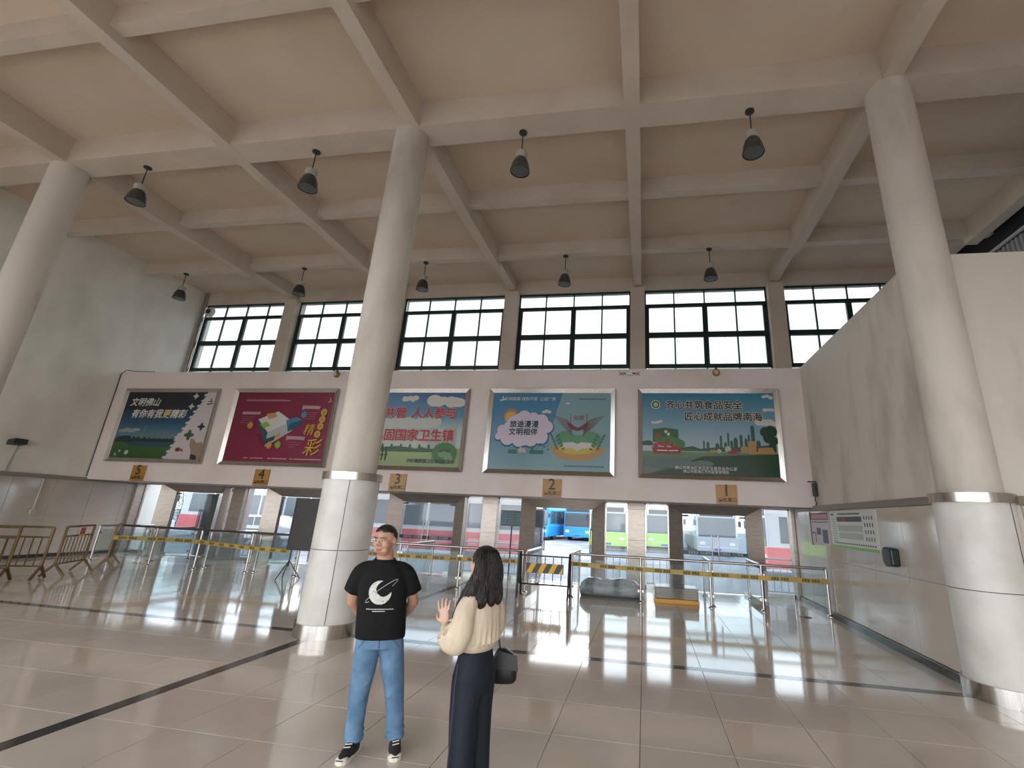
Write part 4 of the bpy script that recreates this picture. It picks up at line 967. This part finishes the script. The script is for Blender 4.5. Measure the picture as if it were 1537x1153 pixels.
def head(mb, c, R, s=1.0, wide=1.0):
    """c: centre of the head (eye level); R: head orientation, face towards local -Y"""
    P = lambda x, y, z: Vector(c)+R @ Vector((x*s*wide, y*s*(.5+.5*wide), z*s)); E = lambda x, y, z, a, b, d: mb.ell(P(x, y, z), (a*s*wide, b*s*(.5+.5*wide), d*s), 18, 12, R)
    E(0, .012, .03, .078, .096, .088)         # cranium
    E(0, -.022, -.028, .068, .074, .086)      # face
    E(0, -.042, -.080, .044, .045, .036)      # chin and jaw
    for q in (-1, 1):
        E(q*.038, -.052, -.035, .032, .036, .036)   # cheeks
        E(q*.036, -.052, -.085, .026, .034, .026)
        E(q*.029, -.080, .022, .026, .016, .010)    # brow
        E(q*.080, .015, -.012, .010, .020, .031)    # ears
        E(q*.013, -.100, -.034, .011, .012, .010)   # nostrils
    E(0, -.096, -.014, .011, .016, .026); E(0, -.106, -.028, .013, .015, .013)   # nose
    E(0, -.088, -.060, .026, .012, .008); E(0, -.086, -.070, .024, .012, .008)   # lips
    return P
def face_parts(root, c, R, s=1.0):
    for q in (-1, 1):
        e = MB().ell(Vector(c)+R @ Vector((q*.030*s, -.083*s, .002*s)), (.014*s, .008*s, .0065*s), 12, 8, R).build('eye', EYEW, root, 'all')
        MB().ell(Vector(c)+R @ Vector((q*.030*s, -.0895*s, .002*s)), (.0062*s, .003*s, .0062*s), 10, 6, R).build('iris', HAIRB, e, 'all')
        MB().bar(Vector(c)+R @ Vector((q*.012*s, -.097*s, .022*s)), Vector(c)+R @ Vector((q*.048*s, -.084*s, .023*s)), .008*s, .007*s).build('eyebrow', HAIRB, root, bevel=.002)
    MB().ell(Vector(c)+R @ Vector((0, -.0985*s, -.065*s)), (.023*s, .004*s, .006*s), 12, 8, R).build('lips', LIP, root, 'all')

# ---- the man: black T-shirt with moon print, blue jeans, hands behind his back
man = thing('person', 'man in black moon T-shirt and blue jeans standing with hands behind his back', 'person', (-2.19, 4.25, 0), .43)
Rm = Matrix.Rotation(-.50, 3, 'Z') @ Matrix.Rotation(.04, 3, 'X'); HC = (-.005, -.015, 1.622)
b = MB(); head(b, HC, Rm, 1.0, 1.14)
limb(b, [(0, .02, 1.40), (0, .012, 1.50), (-.004, .004, 1.56)], [.080, .072, .070])
b.ell((-.01, -.045, 1.515), (.045, .04, .03))
loft(b, [(0, .01, .86, .15, .10), (0, .0, 1.05, .165, .115), (0, .0, 1.25, .17, .11), (0, .01, 1.34, .15, .08), (0, .015, 1.42, .09, .06)])
for q in (-1, 1):
    limb(b, [(q*.165, .014, 1.345), (q*.225, .03, 1.24), (q*.258, .07, 1.10)], [.048, .052, .047])
    limb(b, [(q*.258, .07, 1.10), (q*.19, .15, 1.00), (q*.07, .20, .93)], [.047, .043, .030])
    hand(b, (q*.07, .20, .93), (-q, .05, -.25), (0, -1 if q > 0 else 1, 0), .95, .8, 1)
    limb(b, [(q*.085, 0, .86), (q*.115, -.005, .48), (q*.150, .01, .09)], [.075, .055, .042])
body = obj('body', fuse(b, .0075, 5), SKIN, man, 'all')
face_parts(man, HC, Rm, 1.08)
# short hair: cap over the skull, hairline above the brow
hb = MB().ell((0, 0, 0), (.096, .109, .098), 40, 28); keep = []
def man_hair_keep(x, y, z):
    if y > .03: return z > -.075
    if y > -.02: return z > -.02+ (.03-y)*.6
    return z > .052-(abs(x)*.18)
hv = [Vector(v) for v in hb.v]
faces = [f for f in hb.f if man_hair_keep(*(sum((hv[i] for i in f), Vector())/len(f)))]
hm = MB(); hm.v = [tuple(Vector(HC)+Rm @ (v*(1+.02*math.sin(v.x*160)*math.sin(v.y*140))+Vector((0, .012, .034)))) for v in hv]; hm.f = faces
o = hm.build('hair', HAIRB, man, 'all'); sd = o.modifiers.new('thick', 'SOLIDIFY'); sd.thickness = .012; sd.offset = -1
# T-shirt
b = MB()
loft(b, [(0, .0, .835, .205, .140), (0, -.004, .90, .207, .147), (0, -.008, 1.02, .205, .152), (0, -.006, 1.15, .203, .145), (0, .0, 1.27, .205, .132), (0, .006, 1.36, .192, .112), (0, .012, 1.42, .145, .092), (0, .012, 1.458, .088, .082)], 32, 2.4)
for q in (-1, 1):
    limb(b, [(q*.125, .012, 1.375), (q*.188, .018, 1.335), (q*.232, .035, 1.235)], [.072, .082, .084], 18)
    d = Vector((q*.034, .017, -.10)).normalized(); a = Vector((q*.232, .035, 1.235)); b.tube([a, a+d*.055], [.084, .084], 18)
shirt_me = fuse(b, .009, 4)
BLK = mat('black_cotton', (.0085, .0085, .009), .85, spec=.25, bump=.35, col2=(.006, .006, .0065), scale=16)
shirt = obj('t_shirt', shirt_me, BLK, man, 'all')
MB().tube([(.084*math.cos(a), .004+.080*math.sin(a), 1.455+.012*math.sin(a)) for a in [i*2*PI/28 for i in range(29)]], .010, 8, False).build('collar', BLK, shirt, 'all')
bvh = BVHTree.FromPolygons([v.co for v in shirt_me.vertices], [p.vertices for p in shirt_me.polygons])
def on_shirt(x, z, off=.003):
    h = bvh.ray_cast(Vector((x, -1, z)), Vector((0, 1, 0)))[0]
    return (x, (h.y if h else -.15)-off, z)
PRW = mat('shirt_print', (.60, .60, .56), .8, col2=(.30, .30, .28), scale=55, sharp=(.36, .44))
PRW2 = mat('shirt_print_line', (.62, .62, .6), .8)
mc = (-.012, 1.205)
pb = MB(); NA, NR = 36, 6
for i in range(NA+1):
    t = i/NA; ao = math.radians(78+t*285)
    for k in range(NR+1):
        # crescent: from outer circle inward, thick in the middle of the arc
        th = .105*math.sin(PI*t)**.75*(1.0+.25*t); r = .092-th*k/NR*.62
        pb.v.append(on_shirt(mc[0]+r*math.cos(ao), mc[1]+r*math.sin(ao)))
for i in range(NA):
    for k in range(NR): pb.f.append([i*(NR+1)+k, i*(NR+1)+k+1, (i+1)*(NR+1)+k+1, (i+1)*(NR+1)+k])
pb.build('moon_print', PRW, shirt, 'all')
rp = MB(); n = 40; ln = []
for i in range(n+1):
    a = 2*PI*i/n; e = (.155*math.cos(a), .020*math.sin(a)); th = math.radians(35)
    ln.append((mc[0]+.012+e[0]*math.cos(th)-e[1]*math.sin(th), mc[1]+.012+e[0]*math.sin(th)+e[1]*math.cos(th)))
for i, (x, z) in enumerate(ln): rp.v += [on_shirt(x, z-.0018, .0042), on_shirt(x, z+.0018, .0042)]
for i in range(n):
    if not 23 < i < 34: rp.f.append([2*i, 2*i+1, 2*i+3, 2*i+2])
rp.build('ring_print', PRW2, shirt)
tp = MB()
for z, x0, x1 in ((1.078, -.115, .10), (1.062, -.065, .03)):
    x = x0
    while x < x1:
        w = random.uniform(.006, .012); tp.add([on_shirt(x, z-.0035), on_shirt(x+w, z-.0035), on_shirt(x+w, z+.0035), on_shirt(x, z+.0035)], [(0, 1, 2, 3)]); x += w+.003
tp.build('lettering_print', PRW2, shirt, fix=False)
# jeans
b = MB()
loft(b, [(0, .0, .76, .185, .118), (0, .0, .84, .188, .122), (0, .0, .93, .180, .115)], 28, 2.3)
for q in (-1, 1):
    limb(b, [(q*.095, .0, .80), (q*.112, -.012, .62), (q*.135, -.012, .46), (q*.148, .004, .32), (q*.158, .008, .185)], [.102, .097, .083, .074, .070], 20)
    b.tube([(q*.155, .006, .22), (q*.158, .008, .15), (q*.160, .008, .085)], [.068, .070, .073], 20)
    for k in range(2): b.tube([(q*.158+.071*math.cos(a), .008+.071*math.sin(a), .115+.04*k+.010*math.sin(2*a+k)) for a in [i*2*PI/16 for i in range(17)]], .009, 6)
    b.tube([(q*.06, -.085, .52), (q*.13, -.092, .47), (q*.20, -.06, .50)], .008, 6); b.tube([(q*.08, -.085, .40), (q*.14, -.080, .42), (q*.20, -.05, .40)], .008, 6)
DENIM = mat('faded_blue_denim', (.145, .245, .375), .85, col2=(.07, .14, .24), scale=7, sharp=(.28, .62), bump=.3, spec=.2)
jeans = obj('jeans', fuse(b, .009, 3), DENIM, man, 'all')
jb = BVHTree.FromPolygons([v.co for v in jeans.data.vertices], [p.vertices for p in jeans.data.polygons])
def on_j(x, z, off=.002):
    h = jb.ray_cast(Vector((x, -1, z)), Vector((0, 1, 0)))[0]; return (x, (h.y if h else -.1)-off, z)
DK = mat('denim_seam', (.06, .11, .19), .9)
MB().tube([on_j(.004, .84-.022*i) for i in range(6)], .004, 5).build('fly_seam', DK, jeans)
for q in (-1, 1): MB().tube([on_j(q*(.10+.016*i), .845-.012*i-.006*i*i*.3) for i in range(5)], .003, 5).build('pocket_seam', DK, jeans)
# canvas shoes
CANV = mat('black_canvas', (.011, .010, .010), .85); RUB = mat('white_rubber', (.66, .63, .56), .5)
def shoe(root, x, y, rot, mat_u, mat_s, L=.285):
    w = .052
    out = [(-.035, .10), (-.042, .02), (-.046, -.06), (-.050, -.12), (-.040, -.165), (-.015, -.185), (.015, -.185), (.040, -.165), (.050, -.12), (.046, -.06), (.042, .02), (.035, .10), (.02, .115), (-.02, .115)]
    u = MB(); ri = [(1.0, .022), (1.0, .045), (.93, .062), (.72, .075)]
    rings = [(0, -.035, .022, .048, .148), (0, -.035, .045, .047, .146), (0, -.020, .065, .043, .125), (0, .02, .088, .040, .085), (0, .045, .115, .043, .062)]
    up_ = MB(); loft(up_, rings, 28, 2.3); s = obj('shoe', up_.mesh('shoe'), mat_u, root, 'all', loc=(x, y, 0), rot=rot)
    MB().prism([(a*1.06, c*1.03) for a, c in out], 0, .030, 'xy').build('sole', mat_s, s, bevel=.006)
    tc_ = MB(); loft(tc_, [(0, -.150, .026, .047, .040), (0, -.150, .040, .044, .036), (0, -.146, .047, .034, .027)], 24, 2.4); tc_.build('toe_cap', mat_s, s, 'all')
    MB().bar((-.028, -.190, .036), (.028, -.190, .036), .006, .005).build('toe_stripe', CANV, s)
    for i in range(4):
        yy = -.092+.026*i; zz = .083+.0115*i
        MB().bar((-.026, yy, zz), (.026, yy+.008, zz+.004), .010, .006).build('lace', mat_s, s, bevel=.002)
    return s
shoe(man, -.165, -.02, -.32, CANV, RUB); shoe(man, .165, -.02, .10, CANV, RUB)

# he leans a little towards his right: the whole figure above the shoes follows
def lean(root, k, skip=('shoe',)):
    for o in root.children_recursive:
        if any(o.name.startswith(s) or (o.parent and o.parent.name.startswith(s)) for s in skip): continue
        for v in o.data.vertices: v.co.x -= k*max(0, v.co.z-.05)
        o.data.update()
lean(man, .088)
# ---- the woman: cream blouse, wide navy trousers, long dark hair, seen from behind
wom = thing('person', 'woman with long dark hair in cream blouse and dark wide trousers, seen from behind', 'person', (-1.165, 3.55, 0), math.radians(-108))
Rw = Matrix.Rotation(-.35, 3, 'Z') @ Matrix.Rotation(-.05, 3, 'X'); HW = (0, -.01, 1.542)
b = MB(); head(b, HW, Rw, .93)
limb(b, [(0, .015, 1.32), (0, .010, 1.42), (0, .004, 1.48)], [.06, .047, .046])
loft(b, [(0, 0, .90, .14, .095), (0, 0, 1.02, .115, .08), (0, .0, 1.18, .135, .09), (0, .01, 1.30, .15, .07), (0, .012, 1.37, .08, .05)])
# left arm bent, forearm forward and hand raised; right arm hanging with the bag
limb(b, [(.150, .01, 1.32), (.195, .03, 1.20), (.215, .02, 1.08)], [.042, .038, .034])
limb(b, [(.215, .02, 1.08), (.20, -.07, 1.09), (.175, -.155, 1.15)], [.035, .032, .023])
hand(b, (.175, -.155, 1.15), (-.02, -.25, 1.0), (-.9, -.2, 0), .98, .35, 1)
limb(b, [(-.150, .01, 1.32), (-.180, .02, 1.19), (-.185, .0, 1.07)], [.042, .038, .034])
limb(b, [(-.185, .0, 1.07), (-.13, -.12, 1.06), (-.05, -.20, 1.08)], [.035, .030, .023])
hand(b, (-.05, -.20, 1.08), (.9, -.3, .2), (0, .6, .8), .92, .7, -1)
for q in (-1, 1): limb(b, [(q*.075, 0, .88), (q*.08, 0, .46), (q*.085, .02, .08)], [.07, .05, .036])
obj('body', fuse(b, .0048, 6), SKINF, wom, 'all'); face_parts(wom, HW, Rw, .93)
# blouse
b = MB()
loft(b, [(0, .0, .985, .128, .098), (0, .002, 1.015, .155, .115), (0, .006, 1.06, .165, .124), (0, .012, 1.14, .165, .124), (0, .014, 1.24, .168, .118), (0, .014, 1.32, .155, .092), (0, .014, 1.365, .105, .070), (0, .012, 1.40, .060, .055)], 32, 2.2)
limb(b, [(.118, .014, 1.32), (.185, .02, 1.25), (.220, .025, 1.14), (.225, .0, 1.07)], [.060, .070, .078, .080], 18)
limb(b, [(.225, .0, 1.07), (.208, -.06, 1.075), (.188, -.115, 1.11), (.180, -.14, 1.13)], [.080, .082, .066, .036], 18)
limb(b, [(-.118, .014, 1.32), (-.170, .02, 1.22), (-.185, .01, 1.08), (-.14, -.11, 1.06), (-.07, -.185, 1.075)], [.060, .066, .070, .064, .034], 18)
for k in range(9):
    a = .5+k*.28; b.tube([(.166*math.cos(a), .014+.128*math.sin(a), 1.04), (.165*math.cos(a+.05), .014+.120*math.sin(a+.05), 1.16), (.145*math.cos(a), .014+.09*math.sin(a), 1.30)], .009, 6)
for k in range(5):
    t = k/4; b.tube([(.225+.082*math.cos(u_), .02-.11*t+.03*math.sin(u_), 1.09+.03*t+.08*math.sin(u_)) for u_ in [i*2*PI/12 for i in range(13)]], .007, 6)
CREAM = mat('cream_blouse', (.66, .56, .43), .7, col2=(.58, .48, .36), scale=9, bump=.5, stretch=(1.6, 1.6, .5), spec=.3)
obj('blouse', fuse(b, .009, 3), CREAM, wom, 'all')
# trousers
b = MB()
loft(b, [(0, .004, .74, .165, .118), (0, .006, .84, .170, .126), (0, .004, .94, .140, .108), (0, .0, 1.02, .122, .094), (0, .0, 1.035, .120, .092)], 28, 2.2)
for q in (-1, 1): loft(b, [(q*.086, .045, .02, .086, .088), (q*.084, .034, .20, .084, .084), (q*.084, .018, .42, .084, .085), (q*.082, .004, .62, .086, .096), (q*.080, .004, .80, .084, .108)], 20)
NAVYC = mat('navy_trouser_cloth', (.010, .014, .024), .7, col2=(.007, .010, .018), scale=6, bump=.35, stretch=(2, 2, .3), spec=.3)
tro = obj('trousers', fuse(b, .010, 3), NAVYC, wom, 'all')
MB().tube([(.172, -.012, .93), (.187, -.008, .80), (.190, .0, .50), (.204, .008, .05)], .004, 5).build('side_seam', mat('seam_navy', (.03, .045, .07), .8), tro)
shoe(wom, -.09, -.01, 0, BLACK, DARK); shoe(wom, .09, -.01, 0, BLACK, DARK)
# long wavy hair
b = MB()
b.ell((0, .018, 1.572), (.088, .104, .096), 22, 14)
b.ell((0, .058, 1.50), (.102, .078, .12), 20, 12); b.ell((.01, .060, 1.40), (.112, .066, .11), 20, 12)
for i, (x0, x1, z1, y1, r_) in enumerate(((.085, .150, 1.20, -.045, .032), (.08, .165, 1.155, -.075, .034), (.05, .12, 1.28, .09, .036), (.0, .03, 1.31, .115, .040), (-.05, -.05, 1.32, .11, .038), (-.085, -.11, 1.34, .06, .032), (.095, .155, 1.19, -.10, .028), (.05, .150, 1.24, .035, .036), (.09, .175, 1.20, -.03, .032), (-.09, -.12, 1.36, .0, .026))):
    pts = [(x0*.8, .03, 1.60), (x0*1.15, .055, 1.50), (x0*1.15+(x1-x0)*.35, .06+(y1-.05)*.3+.012*math.sin(i*2), 1.40), (x0+(x1-x0)*.8, .06+(y1-.06)*.75-.012*math.sin(i*3), 1.30), (x1, y1, z1)]
    limb(b, pts, [.04, .042, .040, r_*1.1, r_*.55], 10, 5)
hair_me = fuse(b, .009, 3)
hair = obj('hair', hair_me, mat('dark_brown_hair', (.008, .006, .005), .5, col2=(.016, .010, .007), scale=30, stretch=(3, 3, .25), bump=.6, sharp=(.4, .6)), wom, 'all')
hb_ = BVHTree.FromPolygons([v.co for v in hair_me.vertices], [p.vertices for p in hair_me.polygons])
random.seed(21); st = MB()
for i in range(90):
    a = random.uniform(-.5, PI+.5); pts = []
    ph = random.uniform(0, 6); am = random.uniform(.004, .012); z = 1.64
    while z > 1.19:
        d = Vector((math.cos(a+am*6*math.sin(z*38+ph)), math.sin(a+am*6*math.sin(z*38+ph)), 0)); c = Vector((.02*(1.64-z)/.45, .03, z))
        h = hb_.ray_cast(c+d*.5, -d)
        if h[0] is None: break
        pts.append(h[0]+d*.002+Vector((.004*math.sin(z*40+ph), 0, 0))); z -= .03
    if len(pts) > 4: st.tube(pts, [.0045]*(len(pts)-1)+[.0015], 5)
o = st.build('hair_strands', MATS['dark_brown_hair'], wom, 'all', fix=False); o['kind'] = 'stuff'
# black bag hanging at her far side
bg_ = thing('handbag', 'small black bag hanging behind the woman at her hip', 'bag', (-1.06, 3.92, .69), .2)
b = MB(); loft(b, [(0, 0, 0, .085, .045), (0, 0, .02, .105, .055), (.005, 0, .12, .10, .055), (0, 0, .19, .07, .045), (-.02, 0, .225, .03, .025)], 24, 3.0)
b.build('pouch', mat('black_leather', (.008, .008, .009), .35, spec=.5), bg_, 'all')
MB().prism([(-.10, .10), (.115, .09), (.10, .19), (-.04, .225)], -.062, -.054, 'xz').build('flap', MATS['black_leather'], bg_, bevel=.003)
MB().tube([(-.03, 0, .20), (-.05, .02, .28), (-.085, .05, .33)], .008, 6).build('strap', MATS['black_leather'], bg_)
